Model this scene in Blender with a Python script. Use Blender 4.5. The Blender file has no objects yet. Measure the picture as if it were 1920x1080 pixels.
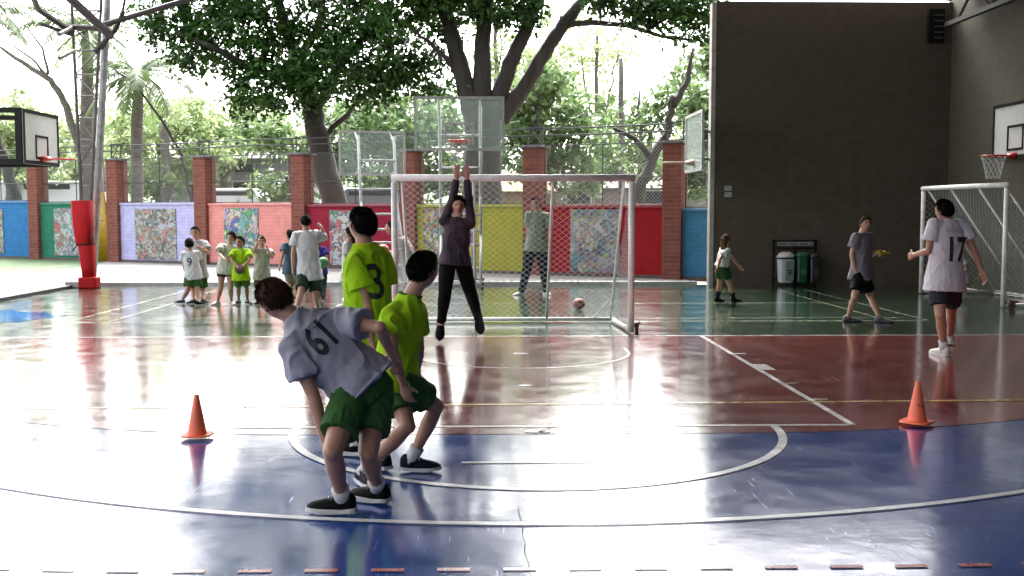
import bpy, bmesh, math, random
import numpy as np
from mathutils import Vector, Matrix, noise
from mathutils.bvhtree import BVHTree
R = math.radians
random.seed(7)
rng = np.random.default_rng(11)
sc = bpy.context.scene
C = sc.collection

# ------------------------------------------------------------------ camera
F = 2000.0; CAMH = 1.634; PITCH = R(4.156); YAW = R(1.305)
cd = bpy.data.cameras.new("camera"); cam = bpy.data.objects.new("camera", cd); C.objects.link(cam)
cam.location = (0, 0, CAMH); cam.rotation_euler = (R(90) - PITCH, 0, -YAW)
cd.sensor_width = 36; cd.lens = F / 1920 * 36; cd.clip_end = 2000; cd.clip_start = 0.05
sc.camera = cam
# ------------------------------------------------------------------ world, sun, exposure
SUN_EL = R(50); SUN_AZ = R(-6)          # azimuth measured from +Y towards +X
w = bpy.data.worlds.new("World"); sc.world = w; w.use_nodes = True
nt = w.node_tree; bg = nt.nodes["Background"]
sky = nt.nodes.new("ShaderNodeTexSky"); sky.sky_type = 'NISHITA'; sky.sun_disc = False
sky.sun_elevation = SUN_EL; sky.sun_rotation = SUN_AZ
sky.air_density = 1.0; sky.dust_density = 6.0; sky.ozone_density = 1.0
hs = nt.nodes.new("ShaderNodeHueSaturation"); hs.inputs['Saturation'].default_value = 0.22
nt.links.new(sky.outputs[0], hs.inputs['Color']); nt.links.new(hs.outputs[0], bg.inputs[0])
bg.inputs[1].default_value = 0.15
sd = bpy.data.lights.new("sun", 'SUN'); sun = bpy.data.objects.new("sun", sd); C.objects.link(sun)
sd.energy = .8; sd.angle = R(14); sd.color = (1, .95, .87)
sdir = Vector((math.sin(SUN_AZ) * math.cos(SUN_EL), math.cos(SUN_AZ) * math.cos(SUN_EL), math.sin(SUN_EL)))
sun.rotation_euler = sdir.to_track_quat('Z', 'Y').to_euler()
sc.view_settings.view_transform = 'Standard'; sc.view_settings.look = 'None'
sc.view_settings.exposure = 3.12; sc.view_settings.gamma = 1; sc.view_settings.use_curve_mapping = False
sc.cycles.use_denoising = True
sc.cycles.max_bounces = 7; sc.cycles.diffuse_bounces = 4; sc.cycles.glossy_bounces = 3
sc.cycles.transparent_max_bounces = 12; sc.cycles.sample_clamp_indirect = 6
sc.cycles.caustics_reflective = False; sc.cycles.caustics_refractive = False

# ------------------------------------------------------------------ pixel -> place helpers (photo is 1920x1080)
cR = Vector((math.cos(YAW), -math.sin(YAW), 0)); hF = Vector((math.sin(YAW), math.cos(YAW), 0))
cF = hF * math.cos(PITCH) + Vector((0, 0, -math.sin(PITCH))); cU = cR.cross(cF)
CAM = Vector((0, 0, CAMH))
def ray(px, py): return cF + cR * ((px - 960) / F) + cU * ((540 - py) / F)
def P(px, py, D):
    r = ray(px, py); return CAM + r * (D / r.dot(hF))
def G(px, py, z=0.0):
    r = ray(px, py); return CAM + r * ((z - CAMH) / r.z)
def GD(px, py, z=0.0): return (G(px, py, z) - CAM).dot(hF)

# ------------------------------------------------------------------ materials
MATS = {}
def mat(name, col, rough=0.6, metal=0.0, noise_amt=0.0, noise_scale=8.0, bump=0.0, bump_scale=40.0, spec=0.5, col2=None, trans=0.0, stretch=None, coat=0.0):
    if name in MATS: return MATS[name]
    col = tuple(c * .8 for c in col); col2 = tuple(c * .8 for c in col2) if col2 else None
    m = bpy.data.materials.new(name); m.use_nodes = True; MATS[name] = m
    n = m.node_tree.nodes; l = m.node_tree.links; b = n["Principled BSDF"]
    b.inputs['Base Color'].default_value = (*col, 1); b.inputs['Roughness'].default_value = rough
    b.inputs['Metallic'].default_value = metal; b.inputs['Specular IOR Level'].default_value = spec
    b.inputs['Coat Weight'].default_value = coat
    tc = n.new("ShaderNodeTexCoord"); vec = tc.outputs['Object']
    if stretch:
        mp = n.new("ShaderNodeMapping"); mp.inputs['Scale'].default_value = stretch; l.new(vec, mp.inputs[0]); vec = mp.outputs[0]
    if noise_amt > 0 or col2:
        t = n.new("ShaderNodeTexNoise"); t.inputs['Scale'].default_value = noise_scale; t.inputs['Detail'].default_value = 6
        t.inputs['Roughness'].default_value = .6
        l.new(vec, t.inputs['Vector'])
        r = n.new("ShaderNodeValToRGB"); l.new(t.outputs['Fac'], r.inputs[0])
        c2 = col2 if col2 else tuple(c * (1 - noise_amt) for c in col)
        r.color_ramp.elements[0].position = .35; r.color_ramp.elements[1].position = .65
        r.color_ramp.elements[0].color = (*c2, 1); r.color_ramp.elements[1].color = (*col, 1)
        l.new(r.outputs[0], b.inputs['Base Color'])
    if bump > 0:
        t2 = n.new("ShaderNodeTexNoise"); t2.inputs['Scale'].default_value = bump_scale; t2.inputs['Detail'].default_value = 5
        l.new(vec, t2.inputs['Vector'])
        bp = n.new("ShaderNodeBump"); bp.inputs['Strength'].default_value = bump; bp.inputs['Distance'].default_value = .02
        l.new(t2.outputs['Fac'], bp.inputs['Height']); l.new(bp.outputs[0], b.inputs['Normal'])
    if trans > 0:
        tr = n.new("ShaderNodeBsdfTranslucent"); mx = n.new("ShaderNodeMixShader"); mx.inputs[0].default_value = trans
        tr.inputs['Color'].default_value = (*(c * 1.1 for c in col), 1)
        out = n["Material Output"]
        l.new(b.outputs[0], mx.inputs[1]); l.new(tr.outputs[0], mx.inputs[2]); l.new(mx.outputs[0], out.inputs[0])
        m.use_backface_culling = False
    return m

def leaf_mat(name, dark, light, trans=0.35):
    if name in MATS: return MATS[name]
    m = bpy.data.materials.new(name); m.use_nodes = True; MATS[name] = m
    n = m.node_tree.nodes; l = m.node_tree.links; b = n["Principled BSDF"]
    at = n.new("ShaderNodeAttribute"); at.attribute_name = "tone"
    r = n.new("ShaderNodeValToRGB"); l.new(at.outputs['Fac'], r.inputs[0])
    r.color_ramp.elements[0].color = (*dark, 1); r.color_ramp.elements[1].color = (*light, 1)
    l.new(r.outputs[0], b.inputs['Base Color']); b.inputs['Roughness'].default_value = .5; b.inputs['Specular IOR Level'].default_value = .25
    tr = n.new("ShaderNodeBsdfTranslucent"); mx = n.new("ShaderNodeMixShader"); mx.inputs[0].default_value = trans
    l.new(r.outputs[0], tr.inputs['Color'])
    l.new(b.outputs[0], mx.inputs[1]); l.new(tr.outputs[0], mx.inputs[2]); l.new(mx.outputs[0], n["Material Output"].inputs[0])
    return m

def floor_mat(name, col, wear, rough=0.14, wear_amt=.5):
    m = bpy.data.materials.new(name); m.use_nodes = True; MATS[name] = m
    n = m.node_tree.nodes; l = m.node_tree.links; b = n["Principled BSDF"]
    tc = n.new("ShaderNodeTexCoord")
    # broad tone
    t = n.new("ShaderNodeTexNoise"); t.inputs['Scale'].default_value = .9; t.inputs['Detail'].default_value = 8; t.inputs['Roughness'].default_value = .65
    l.new(tc.outputs['Object'], t.inputs['Vector'])
    r = n.new("ShaderNodeValToRGB"); l.new(t.outputs['Fac'], r.inputs[0])
    r.color_ramp.elements[0].position = .3; r.color_ramp.elements[1].position = .7
    r.color_ramp.elements[0].color = (*(c * .72 for c in col), 1); r.color_ramp.elements[1].color = (*(min(1, c * 1.2) for c in col), 1)
    # scratches: two stretched noises at different angles
    masks = []
    for ang, sx, sy, th in ((25, 95, 2.2, .68), (-40, 110, 1.7, .68), (80, 80, 2.6, .69), (5, 130, 3.0, .68)):
        mp = n.new("ShaderNodeMapping"); mp.inputs['Rotation'].default_value = (0, 0, R(ang)); mp.inputs['Scale'].default_value = (sx, sy, 1)
        l.new(tc.outputs['Object'], mp.inputs[0])
        s = n.new("ShaderNodeTexNoise"); s.inputs['Scale'].default_value = 1; s.inputs['Detail'].default_value = 2; l.new(mp.outputs[0], s.inputs['Vector'])
        q = n.new("ShaderNodeMapRange"); q.inputs[1].default_value = th; q.inputs[2].default_value = th + .06; l.new(s.outputs['Fac'], q.inputs[0])
        masks.append(q.outputs[0])
    cur = masks[0]
    for k in masks[1:]:
        mx = n.new("ShaderNodeMath"); mx.operation = 'MAXIMUM'; l.new(cur, mx.inputs[0]); l.new(k, mx.inputs[1]); cur = mx.outputs[0]
    sp = n.new("ShaderNodeTexNoise"); sp.inputs['Scale'].default_value = 1.4; sp.inputs['Detail'].default_value = 5; l.new(tc.outputs['Object'], sp.inputs['Vector'])
    q2 = n.new("ShaderNodeMapRange"); q2.inputs[1].default_value = .40; q2.inputs[2].default_value = .56; l.new(sp.outputs['Fac'], q2.inputs[0])
    mu = n.new("ShaderNodeMath"); mu.operation = 'MULTIPLY'; l.new(cur, mu.inputs[0]); l.new(q2.outputs[0], mu.inputs[1])
    mu2 = n.new("ShaderNodeMath"); mu2.operation = 'MULTIPLY'; l.new(mu.outputs[0], mu2.inputs[0]); mu2.inputs[1].default_value = wear_amt * .55
    mix = n.new("ShaderNodeMixRGB"); l.new(mu2.outputs[0], mix.inputs[0]); l.new(r.outputs[0], mix.inputs[1]); mix.inputs[2].default_value = (*wear, 1)
    l.new(mix.outputs[0], b.inputs['Base Color'])
    # roughness
    rn = n.new("ShaderNodeMapRange"); rn.inputs[1].default_value = .3; rn.inputs[2].default_value = .72
    rn.inputs[3].default_value = rough * .75; rn.inputs[4].default_value = rough * 1.7
    t3 = n.new("ShaderNodeTexNoise"); t3.inputs['Scale'].default_value = 2.6; t3.inputs['Detail'].default_value = 9; t3.inputs['Roughness'].default_value = .7
    l.new(tc.outputs['Object'], t3.inputs['Vector']); l.new(t3.outputs['Fac'], rn.inputs[0])
    ms = n.new("ShaderNodeMath"); ms.operation = 'MULTIPLY_ADD'; l.new(mu.outputs[0], ms.inputs[0]); ms.inputs[1].default_value = .12; l.new(rn.outputs[0], ms.inputs[2])
    l.new(ms.outputs[0], b.inputs['Roughness'])
    mc = n.new("ShaderNodeMath"); mc.operation = 'MULTIPLY'; l.new(ms.outputs[0], mc.inputs[0]); mc.inputs[1].default_value = .75; l.new(mc.outputs[0], b.inputs['Coat Roughness'])
    b.inputs['IOR'].default_value = 1.6; b.inputs['Coat Weight'].default_value = 1.0; b.inputs['Coat IOR'].default_value = 1.66; b.inputs['Coat Roughness'].default_value = rough * .7
    b.inputs['Coat Tint'].default_value = (1, 1, 1, 1)
    # undulation bump + fine orange peel
    t4 = n.new("ShaderNodeTexNoise"); t4.inputs['Scale'].default_value = 2.2; t4.inputs['Detail'].default_value = 4; l.new(tc.outputs['Object'], t4.inputs['Vector'])
    bp = n.new("ShaderNodeBump"); bp.inputs['Strength'].default_value = .22; bp.inputs['Distance'].default_value = .012; l.new(t4.outputs['Fac'], bp.inputs['Height'])
    bp2 = n.new("ShaderNodeBump"); bp2.inputs['Strength'].default_value = .0; bp2.inputs['Distance'].default_value = .003; bp2.invert = True
    l.new(cur, bp2.inputs['Height']); l.new(bp.outputs[0], bp2.inputs['Normal']); l.new(bp2.outputs[0], b.inputs['Normal']); l.new(bp2.outputs[0], b.inputs['Coat Normal'])
    return m

def brick_mat(name, c1, c2, mortar, scale=1.0, painted=False, bumps=.4):
    c1, c2, mortar = [tuple(c * .72 for c in q) for q in (c1, c2, mortar)]
    if name in MATS: return MATS[name]
    m = bpy.data.materials.new(name); m.use_nodes = True; MATS[name] = m
    n = m.node_tree.nodes; l = m.node_tree.links; b = n["Principled BSDF"]
    tc = n.new("ShaderNodeTexCoord"); sx = n.new("ShaderNodeSeparateXYZ"); l.new(tc.outputs['Object'], sx.inputs[0])
    ad = n.new("ShaderNodeMath"); ad.operation = 'ADD'; l.new(sx.outputs[0], ad.inputs[0]); l.new(sx.outputs[1], ad.inputs[1])
    cb = n.new("ShaderNodeCombineXYZ"); l.new(ad.outputs[0], cb.inputs[0]); l.new(sx.outputs[2], cb.inputs[1])
    br = n.new("ShaderNodeTexBrick"); l.new(cb.outputs[0], br.inputs['Vector'])
    br.inputs['Color1'].default_value = (*c1, 1); br.inputs['Color2'].default_value = (*c2, 1); br.inputs['Mortar'].default_value = (*mortar, 1)
    br.inputs['Scale'].default_value = scale; br.inputs['Brick Width'].default_value = .28; br.inputs['Row Height'].default_value = .1
    br.inputs['Mortar Size'].default_value = .008; br.inputs['Mortar Smooth'].default_value = .3
    t = n.new("ShaderNodeTexNoise"); t.inputs['Scale'].default_value = 5; t.inputs['Detail'].default_value = 8; l.new(tc.outputs['Object'], t.inputs['Vector'])
    mx = n.new("ShaderNodeMixRGB"); mx.blend_type = 'MULTIPLY'; mx.inputs[0].default_value = .3
    rr = n.new("ShaderNodeValToRGB"); rr.color_ramp.elements[0].position = .3; rr.color_ramp.elements[1].position = .6; rr.color_ramp.elements[0].color = (.5, .47, .43, 1)
    l.new(t.outputs['Fac'], rr.inputs[0]); l.new(br.outputs[0], mx.inputs[1]); l.new(rr.outputs[0], mx.inputs[2])
    l.new(mx.outputs[0], b.inputs['Base Color']); b.inputs['Roughness'].default_value = .8; b.inputs['Specular IOR Level'].default_value = .15
    bp = n.new("ShaderNodeBump"); bp.inputs['Strength'].default_value = bumps; bp.inputs['Distance'].default_value = .01; bp.invert = True
    l.new(br.outputs['Fac'], bp.inputs['Height']); l.new(bp.outputs[0], b.inputs['Normal'])
    return m

def collage_mat(name, cols, scale=6.0, seed=0.0):
    """hand-made mosaic collage: irregular coloured chips"""
    m = bpy.data.materials.new(name); m.use_nodes = True; MATS[name] = m
    n = m.node_tree.nodes; l = m.node_tree.links; b = n["Principled BSDF"]
    tc = n.new("ShaderNodeTexCoord"); mp = n.new("ShaderNodeMapping"); mp.inputs['Location'].default_value = (seed, seed * .7, seed * 1.3)
    l.new(tc.outputs['Object'], mp.inputs[0])
    dn = n.new("ShaderNodeTexNoise"); dn.inputs['Scale'].default_value = 3.5; dn.inputs['Detail'].default_value = 3; l.new(mp.outputs[0], dn.inputs['Vector'])
    ma = n.new("ShaderNodeMixRGB"); ma.blend_type = 'ADD'; ma.inputs[0].default_value = .55; l.new(mp.outputs[0], ma.inputs[1]); l.new(dn.outputs['Color'], ma.inputs[2])
    outs = []
    for s, off in ((scale, 0), (scale * 2.3, 5)):
        v = n.new("ShaderNodeTexVoronoi"); v.inputs['Scale'].default_value = s; l.new(ma.outputs[0], v.inputs['Vector'])
        sp = n.new("ShaderNodeSeparateColor"); l.new(v.outputs['Color'], sp.inputs[0])
        r = n.new("ShaderNodeValToRGB"); r.color_ramp.interpolation = 'CONSTANT'
        els = r.color_ramp.elements
        cc = [tuple(min(.8, (x * .62) ** 1.15) for x in c_) for c_ in cols] ; random.Random(seed + s).shuffle(cc)
        els[0].color = (*cc[0], 1); els[0].position = 0; els[1].position = 1 / len(cc); els[1].color = (*cc[1], 1)
        for i in range(2, len(cc)):
            e = els.new(i / len(cc)); e.color = (*cc[i], 1)
        l.new(sp.outputs[0], r.inputs[0])
        v2 = n.new("ShaderNodeTexVoronoi"); v2.feature = 'DISTANCE_TO_EDGE'; v2.inputs['Scale'].default_value = s; l.new(ma.outputs[0], v2.inputs['Vector'])
        q = n.new("ShaderNodeMapRange"); q.inputs[1].default_value = .03; q.inputs[2].default_value = .06; l.new(v2.outputs[0], q.inputs[0])
        mx = n.new("ShaderNodeMixRGB"); l.new(q.outputs[0], mx.inputs[0]); mx.inputs[1].default_value = (.06, .06, .07, 1); l.new(r.outputs[0], mx.inputs[2])
        outs.append(mx.outputs[0])
    t = n.new("ShaderNodeTexNoise"); t.inputs['Scale'].default_value = 4.5; l.new(mp.outputs[0], t.inputs['Vector'])
    q = n.new("ShaderNodeMapRange"); q.inputs[1].default_value = .47; q.inputs[2].default_value = .5; l.new(t.outputs['Fac'], q.inputs[0])
    mx = n.new("ShaderNodeMixRGB"); l.new(q.outputs[0], mx.inputs[0]); l.new(outs[0], mx.inputs[1]); l.new(outs[1], mx.inputs[2])
    l.new(mx.outputs[0], b.inputs['Base Color']); b.inputs['Roughness'].default_value = .4
    return m

# ------------------------------------------------------------------ mesh builder
class MB:
    def __init__(s): s.v = []; s.f = []
    def add(s, vs, fs):
        o = len(s.v); s.v += [tuple(v) for v in vs]; s.f += [tuple(i + o for i in f) for f in fs]; return s
    def box(s, c, d, rot=None):
        hx, hy, hz = d[0] / 2, d[1] / 2, d[2] / 2; c = Vector(c)
        vs = [Vector((x, y, z)) for x in (-hx, hx) for y in (-hy, hy) for z in (-hz, hz)]
        if rot is not None: vs = [rot @ v for v in vs]
        return s.add([v + c for v in vs], [(0, 1, 3, 2), (4, 6, 7, 5), (0, 4, 5, 1), (2, 3, 7, 6), (0, 2, 6, 4), (1, 5, 7, 3)])
    def tube(s, pts, r, n=8, cap=True):
        pts = [Vector(p) for p in pts]; rs = r if isinstance(r, (list, tuple)) else [r] * len(pts)
        prev = None; rings = []
        for i, p in enumerate(pts):
            t = (pts[min(i + 1, len(pts) - 1)] - pts[max(i - 1, 0)]).normalized()
            if prev is None: a = t.orthogonal().normalized()
            else: a = (prev - t * prev.dot(t)).normalized() if (prev - t * prev.dot(t)).length > 1e-6 else t.orthogonal().normalized()
            prev = a; b = t.cross(a)
            rings.append([p + (a * math.cos(2 * math.pi * k / n) + b * math.sin(2 * math.pi * k / n)) * rs[i] for k in range(n)])
        s.rings(rings, cap); return s
    def rings(s, rings, cap=True):
        n = len(rings[0]); vs = [v for r in rings for v in r]; fs = []
        for i in range(len(rings) - 1):
            for k in range(n):
                fs.append((i * n + k, i * n + (k + 1) % n, (i + 1) * n + (k + 1) % n, (i + 1) * n + k))
        if cap:
            fs.append(tuple(range(n))[::-1]); o = (len(rings) - 1) * n; fs.append(tuple(range(o, o + n)))
        return s.add(vs, fs)
    def loft(s, pts, lat, rx, ry, n=16, cap=True, power=1.0):
        pts = [Vector(p) for p in pts]; rings = []
        for i, p in enumerate(pts):
            t = (pts[min(i + 1, len(pts) - 1)] - pts[max(i - 1, 0)]).normalized()
            L = lat[i] if isinstance(lat, list) else lat
            a = (L - t * L.dot(t)); a = a.normalized() if a.length > 1e-5 else t.orthogonal().normalized()
            b = t.cross(a); rr = []
            for k in range(n):
                c_, s_ = math.cos(2 * math.pi * k / n), math.sin(2 * math.pi * k / n)
                if power != 1.0: c_ = math.copysign(abs(c_) ** power, c_); s_ = math.copysign(abs(s_) ** power, s_)
                rr.append(p + a * (c_ * rx[i]) + b * (s_ * ry[i]))
            rings.append(rr)
        return s.rings(rings, cap)
    def sphere(s, c, r, n=12, m=8, ax=None):
        c = Vector(c); r = (r, r, r) if not hasattr(r, '__len__') else r; rings = []
        for i in range(m + 1):
            th = math.pi * (i / m) * .998 + .003
            rr = [Vector((r[0] * math.sin(th) * math.cos(2 * math.pi * k / n), r[1] * math.sin(th) * math.sin(2 * math.pi * k / n), -r[2] * math.cos(th))) for k in range(n)]
            if ax is not None: rr = [ax @ v for v in rr]
            rings.append([v + c for v in rr])
        return s.rings(rings, True)
    def build(s, name, m, parent=None, smooth=False, origin=None, bevel=0):
        me = bpy.data.meshes.new(name); vs = s.v
        if origin is not None: o = Vector(origin); vs = [(v[0] - o.x, v[1] - o.y, v[2] - o.z) for v in vs]
        me.from_pydata(vs, [], s.f)
        bm = bmesh.new(); bm.from_mesh(me); bmesh.ops.recalc_face_normals(bm, faces=bm.faces); bm.to_mesh(me); bm.free()
        ob = bpy.data.objects.new(name, me); C.objects.link(ob)
        if m: me.materials.append(m)
        if smooth:
            for p in me.polygons: p.use_smooth = True
        if parent: ob.parent = parent
        if origin is not None and parent is None: ob.location = origin
        if bevel:
            b = ob.modifiers.new("b", 'BEVEL'); b.width = bevel; b.segments = 2; b.limit_method = 'ANGLE'
        return ob
def tag(o, label=None, cat=None, group=None, kind=None):
    if label: o['label'] = label
    if cat: o['category'] = cat
    if group: o['group'] = group
    if kind: o['kind'] = kind
    return o
def thing(name, label, cat, loc=(0, 0, 0), rz=0.0, group=None):
    o = bpy.data.objects.new(name, None); C.objects.link(o); o.empty_display_size = .2
    o.location = loc; o.rotation_euler = (0, 0, rz); return tag(o, label, cat, group)
def copy_tree(o, parent=None):
    c = o.copy(); C.objects.link(c); c.parent = parent
    for ch in list(o.children): copy_tree(ch, c)
    return c
def struct(name, mb, m): return tag(mb.build(name, m), kind='structure')

# ------------------------------------------------------------------ shared materials
M_white = mat('white_paint', (.62, .62, .60), .35, noise_amt=.35, noise_scale=14)
M_whitepole = mat('worn_white_pole', (.98, .95, .92), .4, noise_amt=.25, noise_scale=9, bump=.1)
M_black = mat('black_metal', (.008, .008, .008), .6, spec=.15)
M_dkgreen = mat('dark_green_metal', (.022, .035, .03), .5, noise_amt=.4)
M_rust = mat('dark_truss_steel', (.06, .045, .045), .6, noise_amt=.5, noise_scale=12)
M_galv = mat('galvanised_steel', (.55, .56, .58), .45, metal=.3, noise_amt=.4, noise_scale=6)
M_red = mat('red_vinyl', (.46, .008, .012), .6, spec=.15, noise_amt=.25, noise_scale=4, bump=.4, bump_scale=6)
M_yellow = mat('yellow_vinyl', (.46, .27, .015), .4, noise_amt=.3, noise_scale=4, bump=.3, bump_scale=6)
M_rim = mat('red_rim_metal', (.55, .04, .02), .45)
M_rope = mat('white_rope', (.6, .6, .58), .8)
M_wire = mat('net_wire', (.55, .56, .55), .5)
M_bark = mat('tree_bark', (.045, .038, .030), .9, noise_amt=.6, noise_scale=5, bump=.9, bump_scale=14, stretch=(1, 1, .25))
M_barkl = mat('pale_bark', (.17, .15, .125), .9, noise_amt=.5, noise_scale=5, bump=.6, bump_scale=18, stretch=(1, 1, 2.5))
M_conc = mat('concrete', (.42, .41, .39), .8, noise_amt=.3, noise_scale=1.5, bump=.3)

# ------------------------------------------------------------------ ground, court, path, road
CX = .368; BY = 13.77
struct('ground', MB().add([(-400, -300, -.12), (400, -300, -.12), (400, 900, -.12), (-400, 900, -.12)], [(0, 1, 2, 3)]), mat('earth', (.16, .15, .10), .95, noise_amt=.4, noise_scale=.4))
XL = -8.75; XR = 10.05; YB = 23.3
struct('court_slab', MB().box(((XL + XR) / 2, 3.4, -.062), (XR - XL, 40, .12)), mat('slab', (.3, .3, .29), .8, noise_amt=.3))
m_blue = floor_mat('blue_court_paint', (.017, .068, .30), (.2, .25, .36))
m_redc = floor_mat('red_court_paint', (.22, .032, .030), (.25, .16, .15), wear_amt=.35)
m_green = floor_mat('green_court_paint', (.010, .040, .018), (.15, .2, .16), wear_amt=.35)
def quad(x0, x1, y0, y1, z): return MB().add([(x0, y0, z), (x1, y0, z), (x1, y1, z), (x0, y1, z)], [(0, 1, 2, 3)])
struct('court_blue_area', quad(XL, XR, -16, BY, .002), m_blue)
struct('court_green_area', quad(XL, XR, BY, YB, .002), m_green)
# red goal area: 6 m arcs round the posts
ra = 6.07; pts = []
for k in range(41):
    a = math.pi - math.pi / 2 * k / 40; pts.append((CX - 1.5 + ra * math.cos(a), BY - ra * math.sin(a)))
for k in range(41):
    a = math.pi / 2 - math.pi / 2 * k / 40; pts.append((CX + 1.5 + ra * math.cos(a), BY - ra * math.sin(a)))
struct('court_red_area', MB().add([(x, y, .0045) for x, y in pts], [tuple(range(len(pts)))]), m_redc)

m_line = floor_mat('white_line_paint', (.84, .84, .80), (.4, .4, .42), rough=.2, wear_amt=.6)
m_yline = floor_mat('yellow_line_paint', (.85, .60, .14), (.3, .3, .2), rough=.2, wear_amt=.6)
m_pline = floor_mat('pale_line_paint', (.42, .46, .30), (.1, .2, .12), rough=.2, wear_amt=.9)
m_dash = floor_mat('red_dash_paint', (.5, .08, .06), (.2, .15, .3), rough=.25, wear_amt=.9)
LZ = .0075
def seg(mb, a, b, wd=.05, z=LZ):
    a = Vector((*a, 0)); b = Vector((*b, 0)); d = (b - a).normalized(); nn = Vector((-d.y, d.x, 0)) * wd / 2
    mb.add([a - nn + Vector((0, 0, z)), b - nn + Vector((0, 0, z)), b + nn + Vector((0, 0, z)), a + nn + Vector((0, 0, z))], [(0, 1, 2, 3)])
def arc(mb, c, r, a0, a1, wd=.05, n=48, z=LZ):
    vs = []
    for k in range(n + 1):
        a = R(a0 + (a1 - a0) * k / n)
        for rr in (r - wd / 2, r + wd / 2): vs.append((c[0] + rr * math.cos(a), c[1] + rr * math.sin(a), z))
    mb.add(vs, [(2 * k, 2 * k + 2, 2 * k + 3, 2 * k + 1) for k in range(n)])
kw = 2.41
mb = MB()
seg(mb, (-6.9, BY), (XR - .3, BY), .05)
struct('court_end_line', mb, m_line)
mb = MB(); seg(mb, (CX + kw, BY - .03), (CX + kw, BY - 5.8), .055); seg(mb, (CX - kw, BY - .03), (CX - kw, BY - 5.8), .055)
seg(mb, (CX - kw + .03, BY - 5.8), (CX + kw - .03, BY - 5.8), .055)
for sx in (-1, 1):
    for v in (1.75, 3.85, 4.7): seg(mb, (CX + sx * (kw + .03), BY - v), (CX + sx * (kw + .16), BY - v), .04)
    x0 = CX + sx * (kw + .03); x1 = CX + sx * (kw + .17)
    mb.add([(x0, BY - 3.0, LZ), (x1, BY - 3.0, LZ), (x1, BY - 2.6, LZ), (x0, BY - 2.6, LZ)], [(0, 1, 2, 3)])
struct('court_key_lines', mb, m_line)
mb = MB(); arc(mb, (CX, BY - 5.83), 1.80, 180, 360, .06); struct('free_throw_arc', mb, m_line)
mb = MB(); arc(mb, (CX, BY - 1.575), 6.75, 184, 356, .055, 120, z=.0095); struct('three_point_arc', mb, m_line)
mb = MB(); arc(mb, (CX, BY - 1.575), 1.25, 180, 360, .04); seg(mb, (CX - 1.25, BY - 1.575), (CX - 1.25, BY - 1.2), .04); seg(mb, (CX + 1.25, BY - 1.575), (CX + 1.25, BY - 1.2), .04)
struct('small_basket_arc', mb, m_line)
mb = MB(); a_ = G(0, 768); b_ = G(1920, 752); d_ = (b_ - a_); seg(mb, (a_ - d_ * .12).xy, (b_ + d_ * .12).xy, .045, z=.0105); struct('yellow_cross_line', mb, m_yline)
mb = MB(); a_ = G(865, 869); b_ = G(1155, 867); seg(mb, a_.xy, b_.xy, .045); struct('penalty_line', mb, m_line)
mb = MB()
for px, py, r in ((976, 664, .055), (985, 724, .04), (1003, 810, .05), (1020, 811, .03)):
    g = G(px, py); n_ = 14; mb.add([(g.x + r * 1.6 * math.cos(2 * math.pi * k / n_), g.y + r * 1.2 * math.sin(2 * math.pi * k / n_), LZ + .001) for k in range(n_)], [tuple(range(n_))])
struct('spot_marks', mb, m_line)
mb = MB()                                  # dashed 9 m line
RD = BY - G(880, 1070).y
x = -9.0
for i in range(-40, 41):
    s0 = i * .30
    def pos(s, r):
        if abs(s) <= 1.5: return (CX + s, BY - r)
        sg = 1 if s > 0 else -1; th = (abs(s) - 1.5) / r; return (CX + sg * (1.5 + r * math.sin(th)), BY - r * math.cos(th))
    vs = [(*pos(s0, RD + .02), LZ), (*pos(s0 + .15, RD + .02), LZ), (*pos(s0 + .15, RD - .02), LZ), (*pos(s0, RD - .02), LZ)]
    mb.add(vs, [(0, 1, 2, 3)])
struct('dashed_free_throw_line', mb, m_dash)
mb = MB()
xa, xb = -6.15, 6.55
for y in (15.6, 16.05, 18.65, 21.25, 21.7): seg(mb, (xa, y), (xb, y), .04, z=LZ)
for x in (xa + .02, xa + .62, xb - .02, xb - .62): seg(mb, (x, 15.6), (x, 21.7), .04, z=LZ + .003)
struct('badminton_lines', mb, m_pline)
mb = MB(); pts_ = [G(x, y) for x, y in ((971, 955), (976, 975), (981, 992), (979, 1003), (985, 1020), (983, 1034), (989, 1050), (996, 1078))]
for a_, b_ in zip(pts_, pts_[1:]): seg(mb, a_.xy, b_.xy, random.uniform(.002, .006), z=.0115)
struct('floor_crack', mb, mat('crack_pale', (.35, .35, .38), .7))
# irregular smooth blue patch on the left
mb = MB(); c_ = G(15, 596); ring = []
for k in range(40):
    a = 2 * math.pi * k / 40; r = 1 + .18 * math.sin(3 * a + 1) + .1 * math.sin(7 * a); ring.append((c_.x - .15 + .75 * r * math.cos(a), c_.y + 1.1 * r * math.sin(a), .006))
mb.add(ring, [tuple(range(40))]); struct('blue_floor_patch', mb, floor_mat('patch_blue', (.03, .22, .6), (.6, .65, .7), rough=.08, wear_amt=1))
# kerb, concrete apron, turf
apron = mat('pale_concrete', (.33, .31, .29), .8, noise_amt=.28, noise_scale=1.1, bump=.3)
struct('concrete_path', MB().add([(-40, -20, .035), (XL - .16, -20, .035), (XL - .16, YB, .035), (4.6, YB, .035), (4.6, 40, .035), (-40, 40, .035)], [(0, 1, 2, 3, 4, 5)]), apron)
struct('kerb', MB().box((XL - .08, 1.65, .0), (.16, 43.3, .13)), mat('kerb_dark', (.08, .075, .07), .7, noise_amt=.4))
struct('end_kerb', MB().box((-1.9, YB + .12, .03), (13.0, .24, .09)), mat('pale_kerb', (.55, .54, .52), .7, noise_amt=.3))
tf = [G(-260, 560), G(150, 504), G(210, 490), G(-260, 480)]
struct('turf_strip', MB().add([(p.x, p.y, .042) for p in tf], [(0, 1, 2, 3)]), mat('turf', (.07, .13, .04), .9, noise_amt=.3, noise_scale=30))
mb = MB(); seg(mb, G(-60, 522).xy, G(150, 498).xy, .09, z=.047); struct('turf_line', mb, m_line)
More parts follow.
